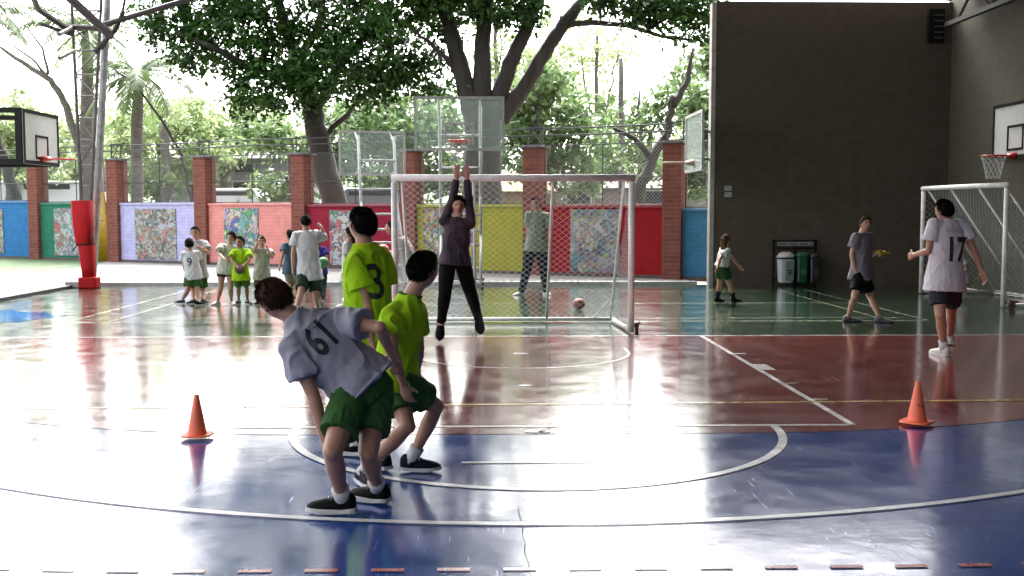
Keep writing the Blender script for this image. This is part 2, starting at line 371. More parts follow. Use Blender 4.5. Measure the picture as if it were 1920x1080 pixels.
# raised street behind the wall
struct('street', MB().add([(-70, 41, .95), (60, 41, .95), (60, 58, .95), (-70, 58, .95)], [(0, 1, 2, 3)]).box((-5, 40.9, .45), (130, .2, 1.06)), mat('asphalt', (.07, .07, .07), .85, noise_amt=.3))
struct('far_hill', MB().add([(-160, 60, .9), (160, 60, .9), (160, 140, 6), (-160, 140, 6)], [(0, 1, 2, 3)]), mat('grass_bank', (.10, .15, .06), .95, noise_amt=.5, noise_scale=.5))

# ------------------------------------------------------------------ boundary wall: brick pillars, painted bays, mesh fence
W0 = Vector((4.37, 24.9, 0)); WA = Vector((-3.19, 1.77, 0)); WS = WA.length; WD = WA.normalized(); WN = Vector((-WD.y, WD.x, 0))
if WN.y > 0: WN = -WN
wrot = math.atan2(-WD.y, -WD.x)           # local +x runs to the right (towards the grey wall), local -y faces the court
def on_wall(k, off=0): return W0 + WA * k + WN * off
brick = brick_mat('pillar_brick', (.27, .09, .066), (.21, .066, .05), (.24, .15, .12))
pl = thing('brick_pillar', '', 'pillar', on_wall(0), wrot, 'brick pillars of the boundary wall')
PH = 3.18
MB().box((0, 0, PH / 2), (.46, .46, PH)).build('brick_shaft', brick, pl, bevel=.006)
MB().box((0, 0, PH + .03), (.58, .58, .06)).build('capstone', mat('capstone_mat', (.16, .15, .15), .7, noise_amt=.4), pl, bevel=.01)
def orn():
    mb = MB(); z0 = PH + .07; h = .44; w_ = .20
    for sx in (-1, 1): mb.box((sx * w_, 0, z0 + h / 2), (.03, .03, h))
    mb.box((0, 0, z0 + h), (.46, .035, .03)).box((0, 0, z0 + .02), (.46, .035, .03))
    mb.tube([(-w_, 0, z0), (0, .0, z0 + h * .5), (w_ * .3, 0, z0 + h * .95)], .011, 5); mb.tube([(w_, 0, z0), (.03, 0, z0 + h * .45), (-w_ * .6, 0, z0 + h * .9)], .011, 5)
    mb.tube([(-.1 + .09 * math.cos(t), 0, z0 + .26 + .09 * math.sin(t)) for t in np.linspace(0, 5.5, 14)], .009, 5)
    return mb
orn().build('iron_ornament', M_dkgreen, pl)
labs = ['brick pillar right of the red bay, nearest the grey wall', 'brick pillar behind the man in the sage shirt', 'brick pillar between the dark red bay and the yellow bay',
        'brick pillar between the pink bay and the dark red bay', 'brick pillar between the lilac bay and the pink bay', 'brick pillar between the green bay and the lilac bay',
        'leftmost brick pillar, beside the blue bay under the left backboard']
pl['label'] = labs[0]
for k in range(1, 7):
    c = copy_tree(pl); c.location = on_wall(k); c['label'] = labs[k]
cols = [('sky_blue', (.10, .36, .62)), ('signal_red', (.55, .02, .03)), ('yellow', (.62, .60, .04)), ('crimson', (.46, .03, .07)), ('pink', (1.2, .48, .43)), ('lilac', (.78, .76, 1.2)), ('sea_green', (.05, .32, .20)), ('azure', (.06, .30, .72))]
murcols = [
    None,
    [(.35, .42, .45), (.6, .62, .6), (.12, .3, .42), (.45, .5, .2), (.3, .22, .3), (.5, .35, .3), (.1, .1, .14), (.65, .6, .55), (.2, .35, .3), (.45, .42, .5)],
    [(.1, .4, .45), (.5, .15, .1), (.1, .35, .12), (.6, .5, .1), (.7, .7, .65), (.08, .08, .1), (.3, .2, .45), (.65, .3, .25)],
    [(.65, .65, .65), (.55, .6, .6), (.1, .12, .12), (.4, .45, .5), (.15, .35, .25), (.35, .15, .4), (.6, .15, .15), (.7, .72, .7)],
    [(.1, .35, .4), (.7, .7, .65), (.12, .5, .2), (.55, .2, .3), (.1, .2, .5), (.65, .5, .6), (.75, .72, .5), (.2, .5, .5)],
    [(.4, .42, .38), (.6, .6, .55), (.25, .3, .3), (.6, .3, .25), (.5, .5, .42), (.15, .16, .15), (.45, .35, .25), (.5, .55, .6)],
    [(.5, .6, .7), (.6, .62, .62), (.5, .15, .15), (.2, .4, .3), (.55, .5, .65), (.3, .35, .4), (.65, .65, .5)],
    [(.4, .4, .3), (.6, .6, .5), (.15, .2, .25), (.5, .55, .55), (.3, .35, .2), (.55, .45, .3)]]
murpos = [None, (-.15, 1.30, .05, 1.58), (-.62, 1.55, .06, 1.6), (-.25, 1.1, .05, 1.56), (-.35, 1.3, .42, 1.62), (-.1, 1.7, .06, 1.6), (-.25, 1.4, .1, 1.62), (-.6, 1.6, .1, 1.6)]
tops = [1.62, 1.70, 1.72, 1.74, 1.78, 1.80, 1.82, 1.88]
for k in range(8):
    cname, cc = cols[k]; top = tops[k]
    if k == 0: mid = on_wall(-.32); wlen = 1.9
    else: mid = on_wall(k - .5); wlen = WS - .46
    lab = {'sky_blue': 'low sky blue wall bay beside the grey wall edge', 'signal_red': 'low bright red wall bay with a grey blue collage at its middle', 'yellow': 'low yellow wall bay with colourful collage behind the goal',
           'crimson': 'low dark red wall bay with a black and white collage', 'pink': 'low salmon pink wall bay with a teal and green collage', 'lilac': 'low lilac wall bay with a stone coloured collage',
           'sea_green': 'low dark green wall bay behind the red padded column', 'azure': 'low azure blue wall bay at the left edge'}[cname]
    t = thing('painted_wall', lab, 'wall', mid, wrot, 'painted bays of the boundary wall')
    cc = tuple(c * .74 for c in cc)
    m_ = brick_mat('paint_' + cname, cc, tuple(c * .93 for c in cc), tuple(c * .8 for c in cc), bumps=.3)
    MB().box((0, 0, top / 2), (wlen, .2, top)).build('wall_panel', m_, t)
    MB().box((0, 0, top + .035), (wlen, .28, .07)).build('coping', mat('cop_' + cname, tuple(min(1, c * .85 + .02) for c in cc), .6, noise_amt=.3), t, bevel=.008)
    MB().box((0, -.115, .055), (wlen, .03, .11)).build('plinth', mat('wall_plinth', (.12, .10, .09), .8, noise_amt=.5), t)
    if murpos[k]:
        mx_, mw, z0, z1 = murpos[k]
        MB().box((mx_, -.113, .08 + (z0 + z1) / 2), (mw, .022, z1 - z0)).build('mosaic_mural', collage_mat('collage_' + cname, murcols[k], 3.2 if k != 3 else 4.2, k * 3.7), t)
    # fence above the bay
    f = thing('mesh_fence', 'dark wire mesh fence above the ' + cname.replace('_', ' ') + ' wall bay', 'fence', mid + Vector((0, 0, top + .07)), wrot, 'mesh fence panels on the boundary wall')
    fh = PH - top - .02
    mb = MB(); hw = wlen / 2 - .05
    for x in (-hw, 0, hw): mb.tube([(x, 0, 0), (x, 0, fh)], .017, 6)
    for z in (.02, fh * .45, fh): mb.tube([(-hw, 0, z), (hw, 0, z)], .014, 6)
    mb.build('fence_frame', M_dkgreen, f)
    mb = MB()
    sp = .085; n_ = int((2 * hw + fh) / sp)
    for i in range(n_):
        x0 = -hw - fh + i * sp
        for sgn in (1, -1):
            a = Vector((x0, 0, 0)); b = Vector((x0 + fh, 0, fh))
            ta = max(0, (-hw - x0) / fh); tb = min(1, (hw - x0) / fh)
            if tb <= ta: continue
            p, q = a.lerp(b, ta), a.lerp(b, tb)
            if sgn < 0: p.x = -p.x; q.x = -q.x
            mb.tube([p, q], .0022, 3, cap=False)
    mb.build('wire_mesh', mat('mesh_wire', (.22, .25, .22), .5), f)
    xw = wlen / 2 + (.2 if k else 0)
    for z, y in ((fh + .25, -.05), (fh + .42, .0)): MB().tube([(-xw, y, z), (0, y, z + .02 - .03 * (k % 2)), (xw, y, z)], .02, 6).build('top_rail', M_dkgreen, f)

# ------------------------------------------------------------------ grey sports hall walls, roof, trusses
gw = brick_mat('grey_block_wall', (.155, .122, .096), (.150, .119, .094), (.144, .113, .089), scale=.55, bumps=.2)
gL = 4.95; gR = 10.1
t = thing('grey_wall', 'tall dark grey block wall behind the waste bins', 'wall', (gL, YB, 0))
MB().box(((gR - gL) / 2, .1, 3.07), (gR - gL, .2, 6.14)).build('wall_face', gw, t)
MB().box((-.05, .1, 3.05), (.094, .24, 6.1)).build('lit_end_cap', mat('lit_end_pale', (.55, .51, .46), .7, noise_amt=.3), t)  # paler end cap: light on the wall's end face put into its colour
t2 = thing('grey_wall', 'dark olive grey side wall behind the basketball hoop on the right', 'wall', (gR, 3, 0))
MB().box((.1, 0, 3.6), (.2, 41, 7.2)).build('wall_face', brick_mat('olive_block_wall', (.135, .125, .095), (.130, .120, .091), (.124, .115, .087), scale=.55, bumps=.2), t2)
t = thing('rear_wall', 'dark wall closing the covered court behind the camera', 'wall', (0, -16.5, 0))
MB().box((.6, 0, 3.5), (19, .2, 7)).build('wall_face', gw, t)
roof = thing('court_roof', 'grey steel roof high over the court', 'roof', (0, 0, 0))
ze, zr, xm = 7.6, 10.4, .6
m_roof = mat('roof_sheet', (.30, .31, .32), .7, noise_amt=.3, noise_scale=1)
mb = MB()
for s in (0, 1):
    x0, z0, x1, z1 = (XL - .6, ze, xm, zr) if s == 0 else (xm, zr, gR + .5, ze)
    mb.add([(x0, -17, z0), (x1, -17, z1), (x1, 22.6, z1), (x0, 22.6, z0), (x0, -17, z0 + .06), (x1, -17, z1 + .06), (x1, 22.6, z1 + .06), (x0, 22.6, z0 + .06)],
           [(0, 1, 2, 3), (7, 6, 5, 4), (0, 4, 5, 1), (3, 2, 6, 7)])
mb.build('roof_sheet', m_roof, roof)
mb = MB()
for y in np.arange(-14, 22.5, 6.0):
    for (x0, z0, x1, z1) in ((XL, ze - .15, xm, zr - .15), (xm, zr - .15, gR, ze - .15)):
        n_ = 9; a = Vector((x0, y, z0)); b = Vector((x1, y, z1)); dn = Vector((0, 0, -.55))
        mb.tube([a, b], .05, 6); mb.tube([a + dn, b + dn], .05, 6)
        for i in range(n_):
            p = a.lerp(b, i / n_); q = a.lerp(b, (i + 1) / n_); mb.tube([p, p.lerp(q, .5) + dn], .025, 5); mb.tube([p.lerp(q, .5) + dn, q], .025, 5)
mb.build('roof_truss', M_rust, roof)
MB().add([(gL, 22.5, 6.3), (gR, 22.5, 6.3), (gR, 22.5, 7.7), (gL, 22.5, 9.1), (gL, 22.56, 6.3), (gR, 22.56, 6.3), (gR, 22.56, 7.7), (gL, 22.56, 9.1)], [(0, 1, 2, 3), (7, 6, 5, 4), (0, 4, 5, 1), (1, 5, 6, 2), (2, 6, 7, 3), (3, 7, 4, 0)]).build('gable_panel', mat('gable_sheet', (.06, .055, .05), .8), roof)
# side girder along the right wall, just under the eaves
gd = thing('wall_girder', 'dark steel girder running along the top of the right wall', 'girder', (gR - .25, 3, 5.6))
mb = MB()
for z in (0, .55): mb.box((0, 0, z), (.12, 40, .09))
for i in range(26): mb.tube([(0, -19.5 + i * 1.5, 0), (0, -19.5 + i * 1.5 + .75, .55), (0, -19.5 + (i + 1) * 1.5, 0)], .03, 5)
mb.build('girder_lattice', M_rust, gd)
pn = thing('floodlight', 'dark louvred fitting high in the corner of the grey walls', 'light fitting', (gR - .42, YB - .14, 5.35))
MB().box((0, 0, .25), (.34, .1, .72)).build('housing', M_black, pn)
for i in range(5): MB().box((.04, -.06, .0 + i * .12), (.2, .03, .03)).build('louvre', mat('louvre_grey', (.08, .09, .08), .4), pn)

# lattice column with red padding (left)
cb = G(168, 540); col = thing('lattice_column', 'steel lattice roof column wrapped in red padding at the left kerb', 'column', (cb.x, cb.y, 0))
D0 = GD(168, 540)
def loc(px, py, D): return P(px, py, D) - Vector((cb.x, cb.y, 0))
mb = MB()
lt = loc(134, 0, D0 + .2); lb = loc(157, 470, D0 + .1); rt = loc(190, 0, D0 + .1); rb = loc(163, 520, D0 + .1)
up = Vector((0, 0, 2.2))
mb.tube([lb, lt, lt + up], .036, 8)
mb2 = MB(); mb2.box((0, 0, 0), (.001, .001, .001))
mb2 = MB().tube([rb + Vector((0, .35, 0)), rt + Vector((0, .35, 0)), rt + Vector((0, .35, 2.2))], .075, 12); 
mb.tube([rb, rt, rt + up], .035, 8)
ys = [20, 50, 95, 140, 180, 222, 262, 310, 350]
def lx(y): f = y / 470; return 134 + (157 - 134) * f
def rx_(y): f = y / 520; return 190 + (163 - 190) * f
for i, y in enumerate(ys):
    a = loc(lx(y), y, D0 + .15); b = loc(rx_(y), y, D0 + .15); mb.tube([a, b], .02, 6)
    if i + 1 < len(ys):
        y2 = ys[i + 1]
        if i % 2: mb.tube([a, loc(rx_(y2), y2, D0 + .15)], .017, 5)
        else: mb.tube([b, loc(lx(y2), y2, D0 + .15)], .017, 5)
for y, dy in ((50, 0), (95, 0)): mb.tube([loc(112, y + 14, D0 - .8), loc(lx(y), y, D0 + .1)], .04, 6)
mb.build('lattice', mat('lattice_steel', (.16, .14, .13), .6, noise_amt=.5, noise_scale=12), col); mb2.build('pipe', M_galv, col, smooth=True)
# truss members leaving the column top
mb = MB()
k0 = loc(207, 66, D0); 
mb.tube([k0, loc(130, -5, D0 - 2.2)], .09, 7); mb.tube([loc(190, 48, D0), loc(350, 0, D0), loc(520, -60, D0)], .06, 7)
mb.tube([loc(178, 98, D0), k0 + Vector((.1, 0, .1)), loc(232, 20, D0)], .05, 6); mb.tube([k0, loc(190, 92, D0)], .04, 6)
mb.tube([loc(60, -10, D0 - 3), loc(72, 18, D0 - 1.2), loc(135, 60, D0)], .06, 6); mb.tube([loc(75, 44, D0 - 1), loc(135, 66, D0)], .04, 6)
mb.tube([loc(228, 32, D0), loc(236, -10, D0)], .03, 5); mb.tube([loc(128, 50, D0 + .05), loc(182, 52, D0 + .05)], .055, 6)
mb.build('eaves_truss', M_rust, col)
# padding
pts = [(154, 376, .21, .16), (156, 420, .19, .16), (159, 455, .165, .15), (161, 458, .15, .14), (163, 462, .155, .15), (166, 500, .135, .14), (168, 526, .12, .13)]
mb = MB(); mb.loft([loc(x, y, D0 - .02) for x, y, _, _ in pts], Vector((1, 0, 0)), [p[2] for p in pts], [p[3] for p in pts], 16, power=.5)
mb.build('red_padding', M_red, col, smooth=True, bevel=0)
mb = MB(); b0 = loc(168, 536, D0 - .05); mb.box((b0.x, b0.y, .12), (.38, .3, .24)); mb.build('pad_foot', M_red, col, bevel=.03)
MB().box((b0.x - .3, b0.y + .12, .07), (.42, .3, .14)).build('concrete_footing', M_conc, col, bevel=.02)
mb = MB(); a = loc(160, 459, D0 - .04); mb.loft([a, a + Vector((0, 0, .025))], Vector((1, 0, 0)), [.168, .168], [.158, .158], 16, power=.5); mb.tube([a + Vector((-.17, 0, 0)), a + Vector((-.27, -.02, -.12))], .012, 5)
mb.build('strap', M_black, col)
# yellow padded post
yb = G(196, 492); yp = thing('padded_post', 'tall grey post with mustard yellow padding behind the red column', 'post', (yb.x, yb.y, 0))
MB().tube([(0, 0, 0), (-.1, 0, 4.6)], .09, 12).build('post', M_galv, yp, smooth=True)
mb = MB(); mb.loft([(0.12, -.02, .03), (.03, -.02, 1.2), (-.05, -.02, 2.2)], Vector((1, 0, 0)), [.27, .2, .16], [.2, .17, .14], 14, power=.5); mb.build('yellow_padding', M_yellow, yp, smooth=True)
for z in (.5, 1.3): MB().loft([(0.08 - z * .07, -.02, z), (0.08 - z * .07, -.02, z + .03)], Vector((1, 0, 0)), [.26 - .05 * z] * 2, [.2 - .025 * z] * 2, 14, power=.5).build('strap', mat('brown_strap', (.18, .1, .03), .6), yp)

# ------------------------------------------------------------------ hoops
def rim_net(parent, rc, outv, rr=.225, netlen=.4, net=True, bracket=.35, rm=None):
    """rim centre rc (local), outv = unit vector from board to rim"""
    n_ = 28; side = Vector((-outv.y, outv.x, 0))
    mb = MB(); ring = [rc + (outv * math.cos(2 * math.pi * k / n_) + side * math.sin(2 * math.pi * k / n_)) * rr for k in range(n_ + 1)]
    mb.tube(ring, .013, 7, cap=False)
    b0 = rc - outv * rr
    for s in (-.08, .08): mb.tube([b0 + side * s + outv * .02, b0 + side * s - outv * bracket], .014, 6)
    mb.loft([b0 - outv * bracket, b0 - outv * (bracket * .4), b0], side, [.13, .1, .05], [.07, .05, .02], 8)
    mb.build('rim', rm or M_rim, parent, smooth=True)
    if net:
        mb = MB(); N = 12
        for k in range(N):
            for sg in (1, -1):
                pl_ = []
                for j in range(6):
                    f = j / 5; r_ = rr * (1 - .45 * f ** .7); a = 2 * math.pi * (k + sg * .5 * j) / N
                    pl_.append(rc + (outv * math.cos(a) + side * math.sin(a)) * r_ + Vector((0, 0, -netlen * f - .01)))
                mb.tube(pl_, .0045, 4, cap=False)
        mb.build('net', M_rope, parent)
# right hoop: board parallel to the right wall
rb_ = P(1844, 293, 20.7); hz = 2.64
rx0 = 9.93
t = thing('basketball_hoop', 'white backboard with black border on the right wall', 'basketball hoop', (rx0, 0, 0), 0, 'basketball hoops')
y1 = 20.86; y0 = y1 - 1.8; zb, zt = 2.62, 3.67
MB().box((0, (y0 + y1) / 2, (zb + zt) / 2), (.04, 1.8, zt - zb)).build('backboard', mat('board_white', (.66, .66, .63), .4, noise_amt=.1), t)
def frame_yz(mb, x, ya, yb2, za, zb2, w_, th=.012):
    mb.box((x, (ya + yb2) / 2, zb2 - w_ / 2), (th, yb2 - ya, w_)); mb.box((x, (ya + yb2) / 2, za + w_ / 2), (th, yb2 - ya, w_))
    mb.box((x, ya + w_ / 2, (za + zb2) / 2), (th, w_, zb2 - za - 2 * w_)); mb.box((x, yb2 - w_ / 2, (za + zb2) / 2), (th, w_, zb2 - za - 2 * w_))
mb = MB(); frame_yz(mb, -.027, y0, y1, zb, zt, .06); ym = (y0 + y1) / 2; frame_yz(mb, -.0275, ym - .31, ym + .31, zb + .14, zb + .62, .045)
mb.build('black_border', M_black, t)
for yy in (y0 + .4, y1 - .4):
    for zz in (zb + .2, zt - .2): MB().tube([(.02, yy, zz), (gR - rx0, yy, zz)], .025, 6).build('bracket', M_black, t)
rim_net(t, Vector((-.42, ym, hz + .02)), Vector((-1, 0, 0)), .225, .42, bracket=.17)
# left hoop
hx = -9.72
t = thing('basketball_hoop', 'white backboard with thick black frame at the left edge', 'basketball hoop', (hx, 0, 0), 0, 'basketball hoops')
pA = P(44, 255, 22.0); pB = P(106, 262, 23.8)
y0, y1 = pA.y, pB.y; hx = (pA.x + pB.x) / 2; t.location.x = hx; zb, zt = 2.60, 3.72
MB().box((0, (y0 + y1) / 2, (zb + zt) / 2), (.04, y1 - y0, zt - zb)).build('backboard', MATS['board_white'], t)
ym = (y0 + y1) / 2; mb = MB(); frame_yz(mb, .027, y0, y1, zb, zt, .075); frame_yz(mb, .0275, ym - .32, ym + .32, zb + .12, zb + .62, .05); mb.build('black_border', M_black, t)
mb = MB()
for yy in (y0, y1):
    for zz in (zb + .04, zt - .04): mb.box((-1.0, yy, zz), (2.0, .1, .1))
for yy in (y0, y1): mb.box((-.06, yy, (zb + zt) / 2), (.12, .12, zt - zb))
mb.box((-2.0, ym, 1.9), (.16, y1 - y0 + .2, 3.7)); mb.build('support_frame', M_black, t)
rim_net(t, Vector((.48, ym, zb + .13)), Vector((1, 0, 0)), .225, .3, net=False, bracket=.22)
# clear hoop fixed to the end of the grey wall
eX = P(1305, 265, 22.0).x
t = thing('basketball_hoop', 'clear backboard seen edge on beside the grey wall end', 'basketball hoop', (eX, 0, 0), 0, 'basketball hoops')
glass = bpy.data.materials.new('clear_board'); glass.use_nodes = True
_n = glass.node_tree.nodes; _l = glass.node_tree.links
_tr = _n.new("ShaderNodeBsdfTransparent"); _tr.inputs[0].default_value = (.93, .97, .95, 1); _mx = _n.new("ShaderNodeMixShader"); _mx.inputs[0].default_value = .2
_n["Principled BSDF"].inputs['Base Color'].default_value = (.6, .66, .62, 1); _n["Principled BSDF"].inputs['Roughness'].default_value = .15
_l.new(_tr.outputs[0], _mx.inputs[1]); _l.new(_n["Principled BSDF"].outputs[0], _mx.inputs[2]); _l.new(_mx.outputs[0], _n["Material Output"].inputs[0])
glass2 = glass.copy(); glass2.name = 'hazy_board'; glass2.node_tree.nodes["Mix Shader"].inputs[0].default_value = .4
y0 = 21.2; y1 = 23.0; zb, zt = 2.45, 3.62
MB().box((0, (y0 + y1) / 2, (zb + zt) / 2), (.02, y1 - y0, zt - zb)).build('backboard', glass2, t)
mb = MB(); frame_yz(mb, 0, y0 - .02, y1 + .02, zb - .02, zt + .02, .06, .05); mb.build('board_frame', M_white, t)
for zz in (2.75, 3.35): MB().tube([(.03, 22.4, zz), (gL - .1 - eX, YB + .1, zz)], .03, 6).build('bracket', M_dkgreen, t)
rim_net(t, Vector((-.42, (y0 + y1) / 2, zb + .17)), Vector((-1, 0, 0)), .225, .3, net=False, bracket=.18, rm=mat('faded_rim', (.5, .36, .28), .6))

def frame_xz(mb, y, xa, xb2, za, zb2, w_, th=.03):
    mb.box(((xa + xb2) / 2, y, zb2 - w_ / 2), (xb2 - xa, th, w_)); mb.box(((xa + xb2) / 2, y, za + w_ / 2), (xb2 - xa, th, w_))
    mb.box((xa + w_ / 2, y, (za + zb2) / 2), (w_, th, zb2 - za - 2 * w_)); mb.box((xb2 - w_ / 2, y, (za + zb2) / 2), (w_, th, zb2 - za - 2 * w_))
def caster(mb, x, y):
    mb.tube([(x - .02, y, .06), (x + .02, y, .06)], .06, 12); mb.box((x, y, .12), (.06, .08, .05))
def portable(name, label, bx, by, rz, bz0, bz1, bw, rim=True):
    t = thing(name, label, 'basketball hoop', (bx, by, 0), rz, 'basketball hoops')
    # local: board faces -y at y=-.55; posts at y=0.. base behind
    MB().box((0, -.6, (bz0 + bz1) / 2), (bw - .06, .014, bz1 - bz0 - .06)).build('backboard', glass, t)
    mb = MB(); frame_xz(mb, -.6, -bw / 2, bw / 2, bz0, bz1, .055); mb.build('board_frame', M_white, t)
    if rim:
        mb = MB(); frame_xz(mb, -.625, -.30, .30, bz0 + .1, bz0 + .56, .04, .012); mb.build('target_square', M_white, t)
    mb = MB()
    for x in (-.42, .42):
        mb.tube([(x, .55, .12), (x, .05, bz0 - .3), (x, -.15, bz1 - .15)], .035, 8)
        mb.tube([(x, .0, bz0 + .1), (x, -.58, bz0 + .03)], .022, 6); mb.tube([(x, -.1, bz1 - .35), (x, -.58, bz1 - .05)], .022, 6)
        mb.tube([(x, 1.1, .12), (x, .1, 1.9)], .028, 6)
        mb.tube([(x, -.35, .12), (x, 1.2, .12)], .035, 8); mb.tube([(x, -.35, .12), (x, .3, 1.1)], .025, 6)
    for z, y in ((bz0 - .32, .05), (1.55, .22), (1.2, .32), (.9, .4), (.12, -.35), (.12, 1.2), (bz0 + .35, -.04)): mb.tube([(-.42, y, z), (.42, y, z)], .026, 6)
    mb.build('stand_frame', M_white, t, smooth=True)
    for x in (-.42, .42):
        for y in (-.3, 1.1): mb = MB(); caster(mb, x + .04, y); mb.build('caster', M_black, t)
    MB().box((0, 1.0, .27), (.7, .35, .26)).build('counterweight', M_conc, t, bevel=.02)
    if rim: rim_net(t, Vector((0, -1.03, bz0 + .17)), Vector((0, -1, 0)), .225, .35, bracket=.2)
    return t
g_ = G(865, 545); portable('portable_hoop', 'clear portable hoop with red rim above the jumping person', P(862, 283, 22.0).x, 22.35, 0.0, 2.84, 3.93, 1.82)
pp = P(712, 330, 25.4); portable('portable_hoop', 'white framed portable board turned away behind the lime shirt head', pp.x, 25.0, R(197), 2.45, 3.52, 1.6, rim=False)

# ------------------------------------------------------------------ goals
def goal(label, locv, rz, wheels=True):
    t = thing('football_goal', label, 'goal', locv, rz, 'small white football goals')
    W_, H_, Dp = 1.56, 2.06, 1.45; r = .042
    mb = MB().tube([(-W_, 0, 0.02), (-W_, 0, H_ - .04)], r, 14).tube([(W_, 0, .02), (W_, 0, H_ - .04)], r, 14); 
    for p in (mb,): pass
    MB().tube([(-W_, 0, .02), (-W_, 0, H_ - .05)], r, 14).build('goal_post', M_whitepole, t, smooth=True)
    MB().tube([(W_, 0, .02), (W_, 0, H_ - .05)], r, 14).build('goal_post', M_whitepole, t, smooth=True)
    MB().tube([(-W_ - r, 0, H_), (W_ + r, 0, H_)], r + .003, 14).build('crossbar', M_whitepole, t, smooth=True)
    xs = (-W_ + .1, -.52, .52, W_ - .1)
    for x in xs: MB().tube([(x, .04, H_ - .03), (x, Dp, .06)], .02, 8).build('rear_strut', M_whitepole, t, smooth=True)
    MB().tube([(-W_ + .05, Dp, .05), (W_ - .05, Dp, .05)], .028, 8).build('rear_bar', M_whitepole, t, smooth=True)
    for s in (-1, 1): MB().tube([(s * W_, .05, .05), (s * (W_ - .08), Dp, .05)], .028, 8).build('side_bar', M_whitepole, t, smooth=True)
    MB().tube([(W_ - .35, Dp - .03, .07), (W_ - .12, Dp - .35, .40)], .014, 6).build('brace', M_whitepole, t)
    # chain link on the sloping back and the two sides
    mb = MB(); sp = .105; L = math.hypot(Dp, H_); wd = 2 * (W_ - .1)
    def bk(u, v): return Vector((-W_ + .1 + u, .05 + (Dp - .05) * v / L, H_ - .04 - (H_ - .1) * v / L))
    n_ = int((wd + L) / sp)
    for i in range(n_):
        u0 = -L + i * sp
        va = max(0, -u0); vb = min(L, wd - u0)
        if vb > va:
            mb.tube([bk(u0 + va, va), bk(u0 + vb, vb)], .0028, 3, cap=False)
            mb.tube([bk(wd - u0 - va, va), bk(wd - u0 - vb, vb)], .0028, 3, cap=False)
    for s in (-1, 1):
        for i in range(34):
            o = i * sp
            for sg in (1, -1):
                pts_ = []
                for q in np.linspace(-4, 4, 161):
                    y = q; z = (o - 1.5 + q) if sg > 0 else (o - q - .0)
                    if y > .03 and z > .06 and y < Dp and z < H_ - (H_ - .05) * y / Dp: pts_.append(Vector((s * (W_ - .02 - .06 * y), y, z)))
                if len(pts_) > 1: mb.tube([pts_[0], pts_[-1]], .0028, 3, cap=False)
    mb.build('chain_link_net', M_wire, t)
    for s in (-1, 1):
        mb = MB(); caster(mb, s * (W_ + .09), .1); mb.tube([(s * (W_ + .02), .02, .09), (s * (W_ + .14), .18, .13)], .02, 6); mb.build('caster', mat('rusty_caster', (.12, .06, .05), .6), t)
    return t
goal('white goal on the end line behind the jumping person', (P(962, 627, 14.25).x, 14.05, 0), 0)
gA = G(1727, 551); gB = G(1880, 578); gm = (gA + gB) / 2
goal('white goal facing left beside the right wall', (gm.x, gm.y, 0), math.atan2((gB - gA).y, (gB - gA).x) )

# ------------------------------------------------------------------ cones, bins, switch plates, balls
orange = mat('orange_plastic', (1.15, .19, .075), .4, noise_amt=.12)
cn = thing('traffic_cone', '', 'cone', (0, 0, 0), 0, 'orange training cones')
prof = [(.074, .012), (.070, .03), (.020, .30), (.017, .315), (.0, .316)]
mb = MB(); mb.tube([(0, 0, z) for r, z in prof], [max(r, .002) for r, z in prof], 24); mb.build('cone_body', orange, cn, smooth=True)
mb = MB(); mb.loft([(0, 0, .012), (0, 0, .024)], Vector((1, 0, 0)), [.112, .108], [.112, .108], 24, power=.55); mb.build('base_plate', orange, cn)
mb = MB()
for a, z in ((-1.9, .06), (-1.3, .10), (-1.75, .19), (-1.5, .14)):
    rr = .074 * (1 - z / .38); mb.sphere((rr * math.cos(a), rr * math.sin(a), z), (.010, .004, .010), 8, 6)
mb.build('pale_spots', mat('cone_hole', (.7, .35, .25), .5), cn)
g = G(370, 822); cn.location = (g.x, g.y, .012); cn['label'] = 'orange cone standing left of the bent grey shirt boy'; cn.scale = (.97,) * 3
c2 = copy_tree(cn); g = G(1719, 797); c2.location = (g.x, g.y, .012); c2['label'] = 'orange cone standing on the right by the blue edge'; c2.rotation_euler.z = 2.4; c2.scale = (1.03,) * 3
mb = MB()
for dx, dz in ((-.012, .145), (.0, .14), (.012, .147), (0.02, .13), (-.005, .128)): mb.box((dx, -.047 + (0.14 - dz) * -.1, dz), (.012, .004, .008))
o_ = mb.build('black_mark', M_black, c2); o_.rotation_euler.z = -2.4

bD = YB - .22
def bx_(px, D=bD): return P(px, 500, D).x
def bz_(py, D=bD): return P(1490, py, D).z
rk = thing('bin_rack', 'dark rack with a pale sign strip holding the waste bins', 'rack', (bx_(1497), bD, 0))
mb = MB(); xl, xr = bx_(1456) - bx_(1497), bx_(1536) - bx_(1497)
for x in (xl, 0.0, xr): mb.box((x, .12, .5), (.035, .035, 1.0))
mb.box((0, .12, bz_(452)), (xr - xl + .04, .035, .03)); mb.box((0, .12, .12), (xr - xl, .03, .03)); mb.box((0, .12, bz_(466)), (xr - xl, .03, .03))
mb.build('rack_frame', M_black, rk)
a_, b_ = bx_(1462) - bx_(1497), bx_(1530) - bx_(1497)
MB().box(((a_ + b_) / 2, .09, bz_(458)), (b_ - a_, .012, .085)).build('sign_strip', mat('sign_pale', (.42, .42, .39), .5, noise_amt=.3, noise_scale=20), rk)
mb = MB()
for i in range(16):
    if i % 5 != 4: mb.box((a_ + .06 + i * .045, .082, bz_(458)), (.026, .004, .03))
mb.build('sign_lettering', M_black, rk)
